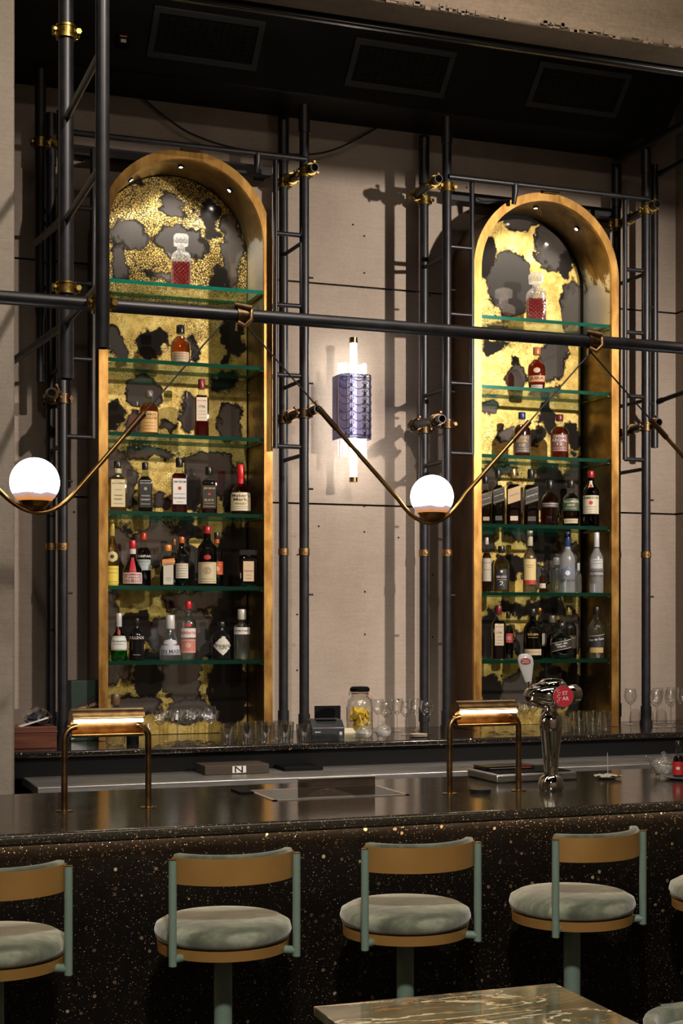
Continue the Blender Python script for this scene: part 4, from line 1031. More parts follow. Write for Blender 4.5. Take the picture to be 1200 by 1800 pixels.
row('wine', None, 'wine_glass', 678, 750, 8.02, 3, 'wine glasses, front row right of the lemon jar', 'wine glasses right of the lemon jar')
row('winer', wine(.235, .042, .46), 'wine_glass', 1108, 1108, 8.3, 1, 'tall wine glasses between the rightmost pipes', None)
row('winer', None, 'wine_glass', 1156, 1200, 8.34, 3, 'tall wine glasses, back row at the far right', 'wine glasses at the far right')
row('winer', None, 'wine_glass', 1154, 1202, 8.02, 3, 'tall wine glasses, front row at the far right', 'wine glasses at the far right')
row('coupe', None, 'cocktail_glass', 866, 935, 8.02, 4, 'stemmed glasses behind the beer tap, back row', 'stemmed glasses behind the beer tap')
row('coupe', None, 'cocktail_glass', 876, 922, 7.86, 3, 'stemmed glasses behind the beer tap, front row', 'stemmed glasses behind the beer tap')
row('rocks3', tumbler(.115, .040, .004), 'tumbler', 993, 1064, 7.93, 4, 'clear tumblers right of the beer tap, front row', 'tumblers right of the beer tap')
row('rocks3', None, 'tumbler', 1000, 1052, 8.06, 3, 'clear tumblers right of the beer tap, back row', 'tumblers right of the beer tap')

# ------------------------------------------------------------------ things on the back counter
def bx_local(root, x0, x1, y0, y1, z0, z1, name, mat, bev=.003):
    return MB().box(x0, x1, y0, y1, z0, z1).build(name, mat, root, world=False, bevel=bev)
p = onz(28, 1310, ZK); X0 = p.x; X1 = onz(90, 1310, ZK).x
t_ = thing('wooden_box', ((X0 + X1) / 2 - .04, 7.95, ZK), 'reddish wooden box at the left end of the back counter', 'box')
hw = (X1 - X0) / 2 + .04
m_redwood = M_noisy('reddish_wood', (.07, .018, .010), (.13, .04, .02), 12, (.3, .5), stretch=(.3, 1, 3))
bx_local(t_, -hw, hw, -.11, .11, .0005, .115, 'box_body', m_redwood)
bx_local(t_, -hw - .003, hw + .003, -.114, .114, .085, .092, 'rim', m_redwood, .001)
t2 = thing('bag_of_supplies', ((X0 + X1) / 2, 7.95, ZK + .116), 'crumpled dark cloth and clear wrapping lying on the reddish wooden box', 'bag')
m = MB().ball((0, 0, .045), .075, 14, 10, (1, .8, .62))
for v in m.v: v += Vector((random.uniform(-1, 1), random.uniform(-1, 1), random.uniform(-.8, .8))) * .012
m.build('clear_wrap', m_glass, t2, world=False, smooth=10)
m = MB().ball((.0, 0, .035), .05, 12, 8, (1.2, .8, .65))
for v in m.v: v += Vector((random.uniform(-1, 1), random.uniform(-1, 1), random.uniform(-.6, .6))) * .012
m.build('dark_cloth', M_('dark_blue_cloth', (.012, .016, .035), .8), t2, world=False)
m = MB().prism([(-.10, .0), (.05, .045), (.055, .040), (-.095, -.004)], -.06, .0, 'y'); m.build('folded_paper', m_white, t2, world=False)
# green whisky box
p0 = at(127, 1262, 8.25); p1 = at(172, 1262, 8.25)
t_ = thing('gift_box', (p0.x + .07, 8.3, ZK), 'dark green gift box with slanted black and silver label left of the left cabinet', 'box', rz=.12)
hb = at(150, 1196, 8.25).z - ZK
bx_local(t_, -.085, .085, -.05, .05, .0005, hb, 'carton', M_('dark_green_card', (.012, .032, .022), .4))
m = MB().add([(-.084, -.0512, hb * .34), (.084, -.0512, hb * .60), (.084, -.0512, hb * .80), (-.084, -.0512, hb * .54)], [(0, 1, 2, 3)]); lb_ = m.build('black_band', mcol('paint', (.01, .01, .01)), t_, world=False, smooth=0)
m = MB().add([(-.084, -.0514, hb * .03), (.084, -.0514, hb * .22), (.084, -.0514, hb * .44), (-.084, -.0514, hb * .20)], [(0, 1, 2, 3)]); lw_ = m.build('silver_band', mcol('paint', (.42, .42, .40)), t_, world=False, smooth=0)
m = MB(); fl = flat_fn((0, -.052, 0), (1, 0, 0), (0, 0, 1), (0, -1, 0)); put_text(m, 'GREEN LABEL', .14, hb * .56, fl, hmax=.03, tilt=.29); m.build('lettering', mcol('ink', GLD), lb_, world=False, smooth=0)
m = MB(); put_text(m, '15', .035, hb * .22, fl, hmax=.03, tilt=.25); m.build('lettering', mcol('ink', K), lw_, world=False, smooth=0)
# corked potion bottle
B(203, 1220, 36, ZK, 'potion', m_glass, None, ('cap', (.12, .07, .035)), [], 'clear round spirit bottle with wooden stopper behind the left bar lamp', None, baseY=7.9, dy=0, name='corked_bottle')
# straws in a cup
xs = at(233, 1240, 7.95).x
t_ = thing('straw_holder', (xs, 7.95, ZK), 'dark cup of black straws and swizzle sticks behind the left bar lamp', 'holder')
MB().lathe([(.034, .0005), (.036, .11), (.033, .11), (.031, .006)], seg=18, top=False).build('cup', m_black, t_, world=False)
m = MB()
for k in range(11):
    a = random.uniform(0, 2 * pi); m.path([(.012 * cos(a), .012 * sin(a), .01), (.038 * cos(a), .03 * sin(a), .17 + random.uniform(0, .04))], .0028, 6)
m.build('straws', M_('black_straw', (.02, .02, .02), .3), t_, world=False)
m = MB().path([(.01, 0, .05), (.022, .0, .17)], .003, 6).path([(.019, 0, .14), (.0225, 0, .175)], .009, 8); m.build('yellow_marker', M_('yellow_plastic', (.75, .6, .05), .4), t_, world=False)
m = MB().path([(-.003, -.01, .10), (-.004, -.012, .15)], .007, 8); m.build('orange_tag', M_('orange_plastic', (.8, .18, .03), .4), t_, world=False)
xs = at(260, 1250, 7.75).x
t_ = thing('dropper_bottle', (xs, 7.75, ZK), 'small brown bitters bottle with white cap at the left end of the cocktail glasses', 'bottle')
MB().lathe([(.015, .0005), (.017, .004), (.017, .06), (.009, .075), (.008, .085)], seg=16).build('glass_body', mcol('opaque', (.08, .03, .01)), t_, world=False)
MB().lathe([(.010, .085), (.010, .10), (.005, .104), (.004, .125)], seg=12).build('cap', m_white, t_, world=False)
MB().lathe([(.0175, .015), (.0175, .05)], seg=16, bot=False, top=False).build('label', mcol('paint', WHT), t_, world=False)
# receipt printer with screen behind
xp = at(573, 1262, 7.85)
t_ = thing('receipt_printer', (xp.x, 7.88, ZK), 'black receipt printer on the back counter left of the lemon jar', 'printer', rz=-.12)
m = MB().prism([(-.10, .0005), (-.10, .075), (-.04, .115), (.09, .115), (.10, .10), (.10, .0005)], -.095, .095, 'x')
m.build('housing', M_('charcoal_plastic', (.02, .022, .027), .4), t_, world=False, bevel=.006)
bx_local(t_, -.06, .06, -.06, .0, .113, .118, 'paper_lid', m_black)
m = MB(); put_text(m, 'EPSON', .03, .05, flat_fn((-.06, -.101, 0), (1, 0, 0), (0, 0, 1), (0, -1, 0)), hmax=.007); m.build('lettering', m_white, t_, world=False, smooth=0)
bx_local(t_, .065, .08, -.1015, -.1, .03, .05, 'button', mcol('paint', (.4, .4, .42)), 0)
xp = at(576, 1240, 8.3)
t_ = thing('small_screen', (xp.x, 8.3, ZK), 'small black screen standing behind the receipt printer', 'screen', rz=-.1)
bx_local(t_, -.08, .08, 0, .015, .06, .165, 'display', m_black); bx_local(t_, -.02, .02, .0, .03, .0005, .06, 'stand', m_black)
# lemon jar
xp = at(632, 1240, 8.05)
t_ = thing('preserving_jar', (xp.x, 8.05, ZK), 'clip top glass jar of sliced lemons with black lid on the back counter', 'jar')
JR, JH = .078, at(632, 1207, 8.05).z - ZK
MB().lathe([(JR * .93, .0005), (JR, .01), (JR, JH * .62), (JR * .92, JH * .74), (JR * .66, JH * .80), (JR * .66, JH * .90)], seg=32, top=False).build('glass_body', m_glass, t_, world=False)
MB().lathe([(JR * .70, JH * .90), (JR * .74, JH * .92), (JR * .74, JH * .97), (JR * .6, JH)], seg=28).build('lid', m_black, t_, world=False)
m = MB().path([(JR * .68 * cos(2 * pi * k / 24), JR * .68 * sin(2 * pi * k / 24), JH * .86) for k in range(24)], .002, 6, closed=True)
m.path([(JR * .7, 0, JH * .86), (JR * .95, -.01, JH * .84), (JR * .95, -.01, JH * .72)], .002, 6).path([(-JR * .7, 0, JH * .9), (-JR * .86, 0, JH * .9), (-JR * .84, 0, JH * .82)], .002, 6)
m.build('wire_clip', M_('copper_wire', (.5, .2, .1), .3, 1), t_, world=False)
lemon = M_('lemon_flesh', (.75, .52, .05), .4)
m = MB()
for k in range(46):
    a = random.uniform(0, 2 * pi); r = JR * .72 * math.sqrt(random.random()); z = random.uniform(.02, JH * .5)
    n0 = len(m.v); m.path([(0, 0, -.003), (0, 0, .003)], .021, 10)
    R_ = Matrix.Rotation(random.uniform(0, pi), 3, 'X') @ Matrix.Rotation(random.uniform(0, pi), 3, 'Y')
    for i in range(n0, len(m.v)): m.v[i] = R_ @ m.v[i] + Vector((r * cos(a), r * sin(a), z + .01))
tag(m.build('lemon_slices', lemon, t_, world=False), kind='stuff')
xs = at(612, 1270, 8.0)
t_ = thing('paper_napkin', (at(614, 1270, 7.86).x, 7.86, ZK), 'cream folded napkin standing between printer and lemon jar', 'napkin')
MB().prism([(-.035, .0005), (.035, .0005), (.037, .04), (.02, .062), (-.035, .065)], -.002, .003, 'y').build('fold', mcol('paint', (.62, .53, .38)), t_, world=False)
# sugar bowls
def sugar_bowl(x, y, z, label, s=1.0, cat='bowl', grp=None, content=(.7, .68, .62)):
    t_ = thing('sugar_bowl', (x, y, z), label, cat, grp)
    m = MB().lathe([(.02 * s, .014 * s), (.036 * s, .016 * s), (.047 * s, .035 * s), (.05 * s, .052 * s), (.046 * s, .060 * s)], seg=24, top=False)
    for k in range(3):
        a = 2 * pi * k / 3 + .3; m.path([(.03 * s * cos(a), .03 * s * sin(a), .018 * s), (.036 * s * cos(a), .036 * s * sin(a), .004 * s)], .006 * s, 8)
    m.build('glass_bowl', m_crystal, t_, world=False)
    MB().lathe([(.02 * s, .017 * s), (.034 * s, .019 * s), (.044 * s, .036 * s), (.045 * s, .048 * s)], seg=20).build('sugar', mcol('paint', content), t_, world=False)
    MB().lathe([(.048 * s, .060 * s), (.044 * s, .070 * s), (.026 * s, .083 * s), (.008 * s, .088 * s), (.006 * s, .093 * s), (.011 * s, .100 * s), (.011 * s, .106 * s), (.003 * s, .112 * s)], seg=24, bot=False).build('lid', m_crystal, t_, world=False)
    return t_
sugar_bowl(at(640, 1270, 7.76).x, 7.76, ZK, 'lidded glass sugar bowl, left of the pair before the lemon jar', .92)
sugar_bowl(at(673, 1270, 7.79).x, 7.79, ZK, 'lidded glass sugar bowl, right of the pair before the lemon jar', .95)
# ribbed glass dishes
for i, (px, dy_) in enumerate(((566, 0), (615, .0))):
    t_ = thing('ribbed_dish', (at(px, 1290, 7.735).x, 7.735, ZK), ('left' if i == 0 else 'right') + ' ribbed clear glass dish at the front edge of the back counter', 'dish', 'ribbed glass dishes')
    m = MB().box(-.075, .075, -.045, .045, .0005, .006)
    for k in range(22):
        xx = -.075 + .15 * k / 21
        m.path([(xx, -.045, .003), (xx, -.046, .04)], .0035, 6).path([(xx, .045, .003), (xx, .046, .04)], .0035, 6)
    m.box(-.078, .078, -.048, -.043, .036, .041).box(-.078, .078, .043, .048, .036, .041).box(-.078, -.073, -.045, .045, .003, .041).box(.073, .078, -.045, .045, .003, .041)
    m.build('dish_body', m_glass, t_, world=False)
t_ = thing('saucer_stack', (at(735, 1286, 7.85).x, 7.85, ZK), 'small stack of round cream saucers before the wine glasses', 'saucers')
m = MB()
for k in range(3): m.lathe([(.03, .0005 + .006 * k), (.05, .004 + .006 * k), (.053, .007 + .006 * k), (.05, .008 + .006 * k)], seg=24)
m.build('saucers', mcol('paint', (.5, .42, .33)), t_, world=False)

# ------------------------------------------------------------------ the bar
ZBAR = 1.07
YB0, YB1 = 4.74, 5.82
a_, b_, c_, d_ = onz(482, 1409, ZBAR), onz(717, 1397, ZBAR), onz(655, 1384, ZBAR), onz(417, 1391, ZBAR)
wx0, wx1 = a_.x, b_.x; wy0, wy1 = a_.y, min(max(c_.y, d_.y), YB1 - .06)
wy0 = (a_.y + b_.y) / 2
t_ = thing('bar_counter', (2.5, 5.2, 0), 'long black terrazzo bar counter with polished speckled top in front of the stools', 'counter')
BX0 = -1.2
m = MB()
zt, zb_ = ZBAR, ZBAR - .04
m.box(BX0, wx0, YB0, YB1, zb_, zt).box(wx1, XR - .01, YB0, YB1, zb_, zt).box(wx0, wx1, YB0, wy0, zb_, zt).box(wx0, wx1, wy1, YB1, zb_, zt)
m.path([(BX0, YB0 + .001, zb_ + .02), (XR - .01, YB0 + .001, zb_ + .02)], .0199, 14)
m.build('bar_top', m_terr, t_)
MB().box(BX0, XR - .01, YB0 + .07, YB0 + .12, .0, zb_).build('front_panel', m_terrf, t_)
MB().box(BX0, XR - .01, YB1 - .06, YB1 - .02, .0, zb_).build('rear_panel', m_void, t_)
MB().box(BX0 + .1, XR - .1, YB0 + .045, YB0 + .066, zb_ - .006, zb_ - .001).build('light_strip', M_emit('warm_led_strip', (1, .72, .45), 22), t_)
# ice well
t_ = thing('ice_well', ((wx0 + wx1) / 2, (wy0 + wy1) / 2, ZBAR), 'stainless framed ice well let into the bar top', 'sink')
m = MB(); fw = .016
m.box(wx0, wx1, wy0, wy0 + fw, zb_, zt + .003).box(wx0, wx1, wy1 - fw, wy1, zb_, zt + .003).box(wx0, wx0 + fw, wy0, wy1, zb_, zt + .003).box(wx1 - fw, wx1, wy0, wy1, zb_, zt + .003)
m.build('steel_rim', M_('bright_steel_rim', (.75, .72, .68), .3, .9), t_)
MB().box(wx0, wx1, wy0, wy1, zt - .2, zt - .19).box(wx0 + .001, wx0 + .006, wy0, wy1, zt - .2, zb_).box(wx1 - .006, wx1 - .001, wy0, wy1, zt - .2, zb_).box(wx0, wx1, wy1 - .006, wy1 - .001, zt - .2, zb_).box(wx0, wx1, wy0 + .001, wy0 + .006, zt - .2, zb_).build('basin', m_ss, t_)
sp_ = onz(415, 1386, ZBAR)
t_ = thing('rubber_strip', (wx0 - .03, wy1, ZBAR), 'short black strip lying at the left corner of the ice well', 'strip')
MB().box(wx0 - .06, wx0 - .005, wy1 - .12, wy1 + .02, ZBAR + .0005, ZBAR + .01).build('strip', m_black, t_)
# clear acrylic guard
g0, g1_ = onz(524, 1407, ZBAR), onz(659, 1401, ZBAR)
gy = wy0 + .03
gx0, gx1 = at(524, 1400, gy).x, at(659, 1400, gy).x
t_ = thing('acrylic_guard', ((gx0 + gx1) / 2, gy, ZBAR), 'low clear acrylic guard standing at the front of the ice well', 'screen')
MB().box(gx0, gx1, gy, gy + .006, ZBAR + .0035, ZBAR + .078).build('panel', M_thin('smoky_acrylic', (.42, .38, .36), .5, .16, .02), t_)
MB().box(gx0, gx1, gy - .001, gy + .007, ZBAR + .075, ZBAR + .079).build('top_edge', mcol('paint', (.6, .55, .5)), t_)
t2 = thing('white_cloth', ((gx0 + gx1) / 2, gy + .10, ZBAR - .19), 'crumpled white cloth behind the acrylic guard in the ice well', 'cloth')
m = MB().ball((0, 0, .12), .09, 20, 12, (1.5, .6, 1.0))
for v in m.v: v += Vector((random.uniform(-1, 1), random.uniform(-1, 1), random.uniform(-.6, .6))) * .010
m.build('cloth', m_white, t2, world=False)

# bar lamps
def bar_lamp(pxa, pya, pxb, pyb, label):
    A = onz(pxa, pya, ZBAR); Bp = onz(pxb, pyb, ZBAR); Y = (A.y + Bp.y) / 2
    cx = (A.x + Bp.x) / 2; hw = (Bp.x - A.x) / 2
    r = thing('bar_lamp', (cx, Y, ZBAR), label, 'lamp', 'brass lamps on the bar top')
    H = .30; L = dict(world=False)
    for sg in (-1, 1):
        pts = [(sg * hw, 0, .004), (sg * hw, 0, H - .045)] + [(sg * (hw - .045 * (1 - cos(a))), 0, H - .045 + .045 * sin(a)) for a in (radians(k) for k in (20, 40, 60, 80, 90))]
        MB().path(pts, .0115, 14).build('leg', m_lampb, r, **L)
        MB().lathe([(.030, .0005), (.030, .003), (.013, .006)], (sg * hw, 0, 0), seg=24).build('foot_plate', m_brass, r, **L)
    zc = H + .012; R = .052; sh = MB(); n = 26; a0, a1 = radians(24), radians(308)
    xs_ = (-hw + .022, hw - .022); vs = []
    for x in xs_:
        for rr in (R, R - .003):
            for k in range(n + 1):
                a = a0 + (a1 - a0) * k / n; vs.append((x, -rr * cos(a), zc + rr * sin(a)))
    m_ = n + 1; fs = []
    for k in range(n):
        fs += [(k, k + 1, 2 * m_ + k + 1, 2 * m_ + k), (m_ + k, 3 * m_ + k, 3 * m_ + k + 1, m_ + k + 1), (k, m_ + k, m_ + k + 1, k + 1), (2 * m_ + k, 2 * m_ + k + 1, 3 * m_ + k + 1, 3 * m_ + k)]
    for k in (0, n): fs.append((k, m_ + k, 3 * m_ + k, 2 * m_ + k))
    sh.add(vs, fs)
    for x in xs_:
        vv = [(x, 0, zc)] + [(x, -(R - .001) * cos(a0 + (a1 - a0) * k / n), zc + (R - .001) * sin(a0 + (a1 - a0) * k / n)) for k in range(n + 1)]
        sh.add(vv, [(0, k + 1, k + 2) for k in range(n)])
    sh.build('lamp_shade', m_lampb, r, **L)
    MB().path([(-hw + .028, -R * .74, zc + R * .16), (hw - .028, -R * .74, zc + R * .16)], .0065, 12).build('light_tube', M_emit('warm_tube_light', (1, .80, .50), 16) if 'warm_tube_light' not in bpy.data.materials else bpy.data.materials['warm_tube_light'], r, **L)
    MB().path([(-hw + .01, 0, zc - .012), (-hw + .025, 0, zc - .012)], .008, 10).path([(hw - .01, 0, zc - .012), (hw - .025, 0, zc - .012)], .008, 10).build('pivot', m_lampb, r, **L)
bar_lamp(112, 1425, 262, 1420, 'brass bridge shaped bar lamp at the left, nearest the concrete column')
bar_lamp(789, 1395, 912, 1390, 'brass bridge shaped bar lamp standing left of the beer tap')

# beer tap
tp = onz(968, 1390, ZBAR)
t_ = thing('beer_tap', tp, 'polished chrome beer tap tower with white handle and red badge', 'tap', rz=-TH - .14)
u = tp.y / _d(968, 1390).y / FPX
L = dict(world=False)
MB().lathe([(20 * u, .0005), (23 * u, 6 * u), (23 * u, 14 * u), (19 * u, 24 * u), (12.5 * u, 29 * u), (12 * u, 34 * u), (14 * u, 60 * u), (19 * u, 105 * u), (21 * u, 122 * u), (19 * u, 132 * u), (11 * u, 140 * u), (11 * u, 146 * u), (14 * u, 149 * u)], seg=40).build('column', m_chrome, t_, **L)
m = MB().ball((-4 * u, 0, 168 * u), 1, 36, 20, (44 * u, 34 * u, 24 * u))
m.lathe([(26 * u, 184 * u), (24 * u, 190 * u), (17 * u, 196 * u), (3 * u, 198 * u)], (2 * u, 0, 0), seg=32)
m.path([(30 * u, -10 * u, 170 * u), (40 * u, 10 * u, 170 * u)], 17 * u, 24)
m.build('tap_head', m_chrome, t_, **L)
nrm = Vector((.32, -1, .05)).normalized(); ex = Vector((1, .32, 0)).normalized(); ez = nrm.cross(ex) * -1
if ez.z < 0: ez = -ez
cb = Vector((21 * u, -36 * u, 168 * u))
MB().path([cb - nrm * 18 * u, cb], 19 * u, 32).build('badge_bezel', m_chrome, t_, **L)
bd = MB().path([cb - nrm * .001, cb + nrm * .004], 17.5 * u, 32).build('badge', mcol('paint', (.55, .015, .04)), t_, **L)
ff = flat_fn(cb + nrm * .004, ex, ez, nrm)
m = MB(); put_text(m, 'ST', .022, .0125, ff, dx=.006); put_text(m, 'AR', .027, -.0085, ff, dx=.008)
for k in range(5):
    a = radians(120 + 35 * k); pts = []
    cxa, cya = -.021 + .006 * (k % 2), -.020 + .010 * k
    m.path([ff(cxa + .005 * cos(q_), cya + .005 * sin(q_)) for q_ in [.6 + pi * 1.3 * j / 6 for j in range(7)]], .0009, 5)
m.build('lettering', m_white, bd, smooth=0, **L)
hp = Vector((-37 * u, -6 * u, 178 * u))
MB().path([hp, hp + Vector((-1 * u, 0, 14 * u))], 3.5 * u, 12).path([hp + Vector((0, 0, -6 * u)), hp], 6 * u, 14).build('handle_stem', m_chrome, t_, **L)
hs = MB().lathe([(4 * u, 12 * u), (6 * u, 14 * u), (10 * u, 30 * u), (13.5 * u, 45 * u), (13.5 * u, 54 * u), (11 * u, 60 * u), (5 * u, 63 * u)], (hp.x - 1 * u, hp.y, hp.z), seg=28, sy=.45)
n_ = len(hs.v)
for v in hs.v: v.x += (v.z - hp.z) * -.12
ho = hs.build('handle', M_('white_ceramic', (.62, .60, .58), .2), t_, **L)
hc = hp + Vector((-7 * u, -6.6 * u, 50 * u))
rd_ = MB().add([hc + Vector((9 * u * cos(2 * pi * k / 20), -.0015, 5.5 * u * sin(2 * pi * k / 20))) for k in range(20)], [tuple(range(20))]).build('handle_badge', mcol('paint', (.35, .02, .03)), ho, smooth=0, **L)
m = MB(); fh = flat_fn(hc + Vector((0, -.002, 0)), (1, 0, 0), (0, 0, 1), (0, -1, 0)); put_text(m, 'STELLA', .026, .0035, fh, hmax=.006); put_text(m, 'ARTOIS', .028, -.005, fh, hmax=.006); m.build('lettering', m_white, rd_, smooth=0, **L)

# flat steel scale/tray behind the tap
p = onz(872, 1377, ZBAR); q = onz(1015, 1371, ZBAR)
t_ = thing('drip_tray', (p.x, p.y, ZBAR), 'flat stainless steel case with black top behind the beer tap', 'tray', rz=.0)
wq = q.x - p.x
dq = min(YB1 - p.y - .02, .3)
MB().box(0, wq, 0, dq, .0005, .036).build('steel_case', m_ss, t_, world=False, bevel=.008)
MB().box(.02, wq - .02, .02, dq - .02, .036, .040).build('black_top', m_black, t_, world=False)
t2 = thing('menu_tablet', (p.x + .02, p.y + dq * .5, ZBAR + .0405), 'thin dark folder with white and red stripe lying on the steel case', 'folder')
MB().box(0, wq * .62, 0, .12, .0005, .014).build('cover', M_('dark_plastic_cover', (.03, .03, .032), .3), t2, world=False, bevel=.002)
MB().box(.02, wq * .42, -.001, 0, .004, .007).build('white_stripe', m_white, t2, world=False)
MB().box(wq * .45, wq * .56, -.001, 0, .004, .008).build('red_stripe', M_('red_stripe', (.6, .05, .03), .4), t2, world=False)
# coasters
cp = onz(843, 1394, ZBAR)
for k in range(3):
    c2 = tag(MB().lathe([(.042, 0), (.042, .004)], seg=28).build('coaster', M_('black_rubber_coaster', (.02, .02, .02), .4) if k == 0 else bpy.data.materials['black_rubber_coaster']), ('lowest', 'middle', 'topmost')[k] + ' of three round black coasters stacked right of the second lamp foot', 'coaster', 'stacked black coasters')
    c2.location = (cp.x + random.uniform(-.002, .002), cp.y, ZBAR + .0005 + .0062 * k)
# napkin dish with pick
dp = onz(1068, 1369, ZBAR)
t_ = thing('napkin_dish', dp, 'small pale dish with crumpled napkin on the bar right of the beer tap', 'dish')
MB().lathe([(.03, .0005), (.034, .004), (.05, .010), (.048, .011)], seg=28).build('dish', mcol('paint', (.35, .33, .30)), t_, world=False)
m = MB(); n = 22
vs = [(0, 0, .016)] + [((.058 + random.uniform(-.008, .008)) * cos(2 * pi * k / n), (.058 + random.uniform(-.008, .008)) * sin(2 * pi * k / n), .013 + random.uniform(-.002, .007)) for k in range(n)]
m.add(vs, [(0, k + 1, (k + 1) % n + 1) for k in range(n)])
vs2 = [(x, y, z - .002) for x, y, z in vs]; m.add(vs2, [(0, (k + 1) % n + 1, k + 1) for k in range(n)])
m.build('napkin', mcol('paint', (.66, .62, .56)), t_, world=False, smooth=20)
t2 = thing('cocktail_pick', (dp.x, dp.y, ZBAR + .0165), 'thin pale stick standing upright in the crumpled napkin', 'stick')
MB().path([(0, 0, 0), (-.002, 0, .095)], .0014, 6).build('stick', mcol('paint', (.5, .5, .5)), t2, world=False)
dk = onz(1010, 1372, ZBAR)
# items at the right end
sp2 = onz(1166, 1366, ZBAR)
sugar_bowl(sp2.x, sp2.y, ZBAR, 'lidded cut glass sugar bowl on the bar beside the red labelled bottle', 1.0)
sp3 = onz(1150, 1365, ZBAR)
t_ = thing('small_glass', (sp3.x - .01, sp3.y - .02, ZBAR), 'small clear glass with a teaspoon left of the cut glass sugar bowl', 'glass')
lathe_shell(MB(), tumbler(.06, .024, .002)).build('tumbler', m_glass, t_, world=False)
MB().path([(.01, 0, .012), (-.035, 0, .085)], .0015, 6).ball((-.04, 0, .09), .009, 10, 6, (1, .6, .5)).build('teaspoon', m_chrome, t_, world=False)
bp_ = onz(1192, 1370, ZBAR)
t_ = thing('small_plate', (bp_.x + .02, bp_.y, ZBAR), 'round dark rimmed plate at the right edge of the bar', 'plate')
MB().lathe([(.05, .0005), (.06, .004), (.078, .010), (.079, .013), (.06, .009)], seg=36).build('plate', mcol('paint', (.25, .24, .23)), t_, world=False)
t_ = thing('bitters_bottle', (bp_.x, bp_.y, ZBAR + .0095), 'small bottle with red label standing on the plate at the right edge of the bar', 'bottle', rz=-.5)
MB().lathe([(.023, 0), (.025, .004), (.025, .08), (.02, .095), (.011, .108), (.010, .135)], seg=22, top=False).build('glass_body', m_gdark, t_, world=False)
MB().lathe([(.021, .003), (.0228, .006), (.0228, .078), (.018, .092)], seg=20).build('liquid', mcol('liquid', (.05, .012, .008)), t_, world=False)
MB().lathe([(.0125, .130), (.0125, .152), (.010, .155)], seg=16).build('cap', mcol('cap', (.02, .015, .015)), t_, world=False)
lb2 = MB().lathe([(.0256, .012), (.0256, .068)], seg=24, top=False, bot=False).build('label', mcol('paint', (.55, .02, .025)), t_, world=False)
MB().add([(-.012, -.0262, .034), (.004, -.0262, .034), (.004, -.0262, .046), (-.012, -.0262, .046)], [(0, 1, 2, 3)]).build('white_patch', m_white, lb2, world=False, smooth=0)

# ------------------------------------------------------------------ pendants
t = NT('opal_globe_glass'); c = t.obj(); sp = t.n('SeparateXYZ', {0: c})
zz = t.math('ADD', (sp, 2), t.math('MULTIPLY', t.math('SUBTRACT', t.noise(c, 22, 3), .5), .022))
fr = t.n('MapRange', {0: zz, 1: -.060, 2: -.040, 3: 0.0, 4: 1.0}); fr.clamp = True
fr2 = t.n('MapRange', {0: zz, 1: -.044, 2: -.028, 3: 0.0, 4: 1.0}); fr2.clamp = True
colr = t.mix(fr, (1.0, .36, .08), (.62, .62, .72)); colr = t.mix(fr2, colr, (1, .95, .88))  # orange base: the brass cup's reflection painted into the globe's glow
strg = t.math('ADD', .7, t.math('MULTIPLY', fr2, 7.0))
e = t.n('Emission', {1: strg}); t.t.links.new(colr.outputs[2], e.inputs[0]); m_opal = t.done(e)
def pendant(gx, gy, rpx, la, lb_, ra, rb, label, clampR=None):
    Y = 5.28; c = at(gx, gy, Y); Zd = Y / _d(gx, gy).y; R = rpx * Zd / FPX
    r = thing('pendant_lamp', c, label, 'lamp', 'globe pendants under the long tube'); 
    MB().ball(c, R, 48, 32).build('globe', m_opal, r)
    zc = -R * .80
    MB().lathe([(.004, zc - .030), (R * .3, zc - .027), (R * .55, zc - .012), (R * .66, zc + .004), (R * .63, zc + .004), (R * .5, zc - .010)], seg=32, top=False).build('cup', m_rod, r, world=False)
    # bent rod, in the plane of the tube, cradling the globe
    p_l, q_l = at(*la, Y), at(*lb_, Y); p_r, q_r = at(*ra, Y), at(*rb, Y)
    b = c + Vector((0, 0, -R - .018))
    pts = [q_l, p_l]
    for k in range(1, 12):
        u = k / 12.; pts.append((p_l * (1 - u) ** 2) + (b + (b - (p_l + p_r) / 2)) * 2 * u * (1 - u) + p_r * u * u)
    pts += [p_r, q_r]
    MB().path(pts, .0085, 12).build('rod', m_rod, r)
    for e, tt in ((q_l, (lb_, la)), (q_r, (rb, ra))):
        d = (e - (p_l if e is q_l else p_r)).normalized()
        MB().path([e - d * .005, e + d * .10], .0115, 12).build('sleeve', m_drodt, r)
        # cable on to the tube
        k = (ZT - .02 - e.z) / d.z if abs(d.z) > .01 else .5
        MB().path([e + d * .10, e + d * k], .0033, 8).build('cable', m_cable, r)
    return c, R
pl = []
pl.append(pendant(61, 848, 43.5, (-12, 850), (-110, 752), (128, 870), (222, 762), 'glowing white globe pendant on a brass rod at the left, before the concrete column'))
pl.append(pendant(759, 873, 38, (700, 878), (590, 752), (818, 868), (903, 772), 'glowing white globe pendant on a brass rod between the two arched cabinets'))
pl.append(pendant(1312, 893, 34, (1262, 872), (1170, 768), (1362, 880), (1440, 790), 'brass rod and cable of the pendant running off the right edge'))
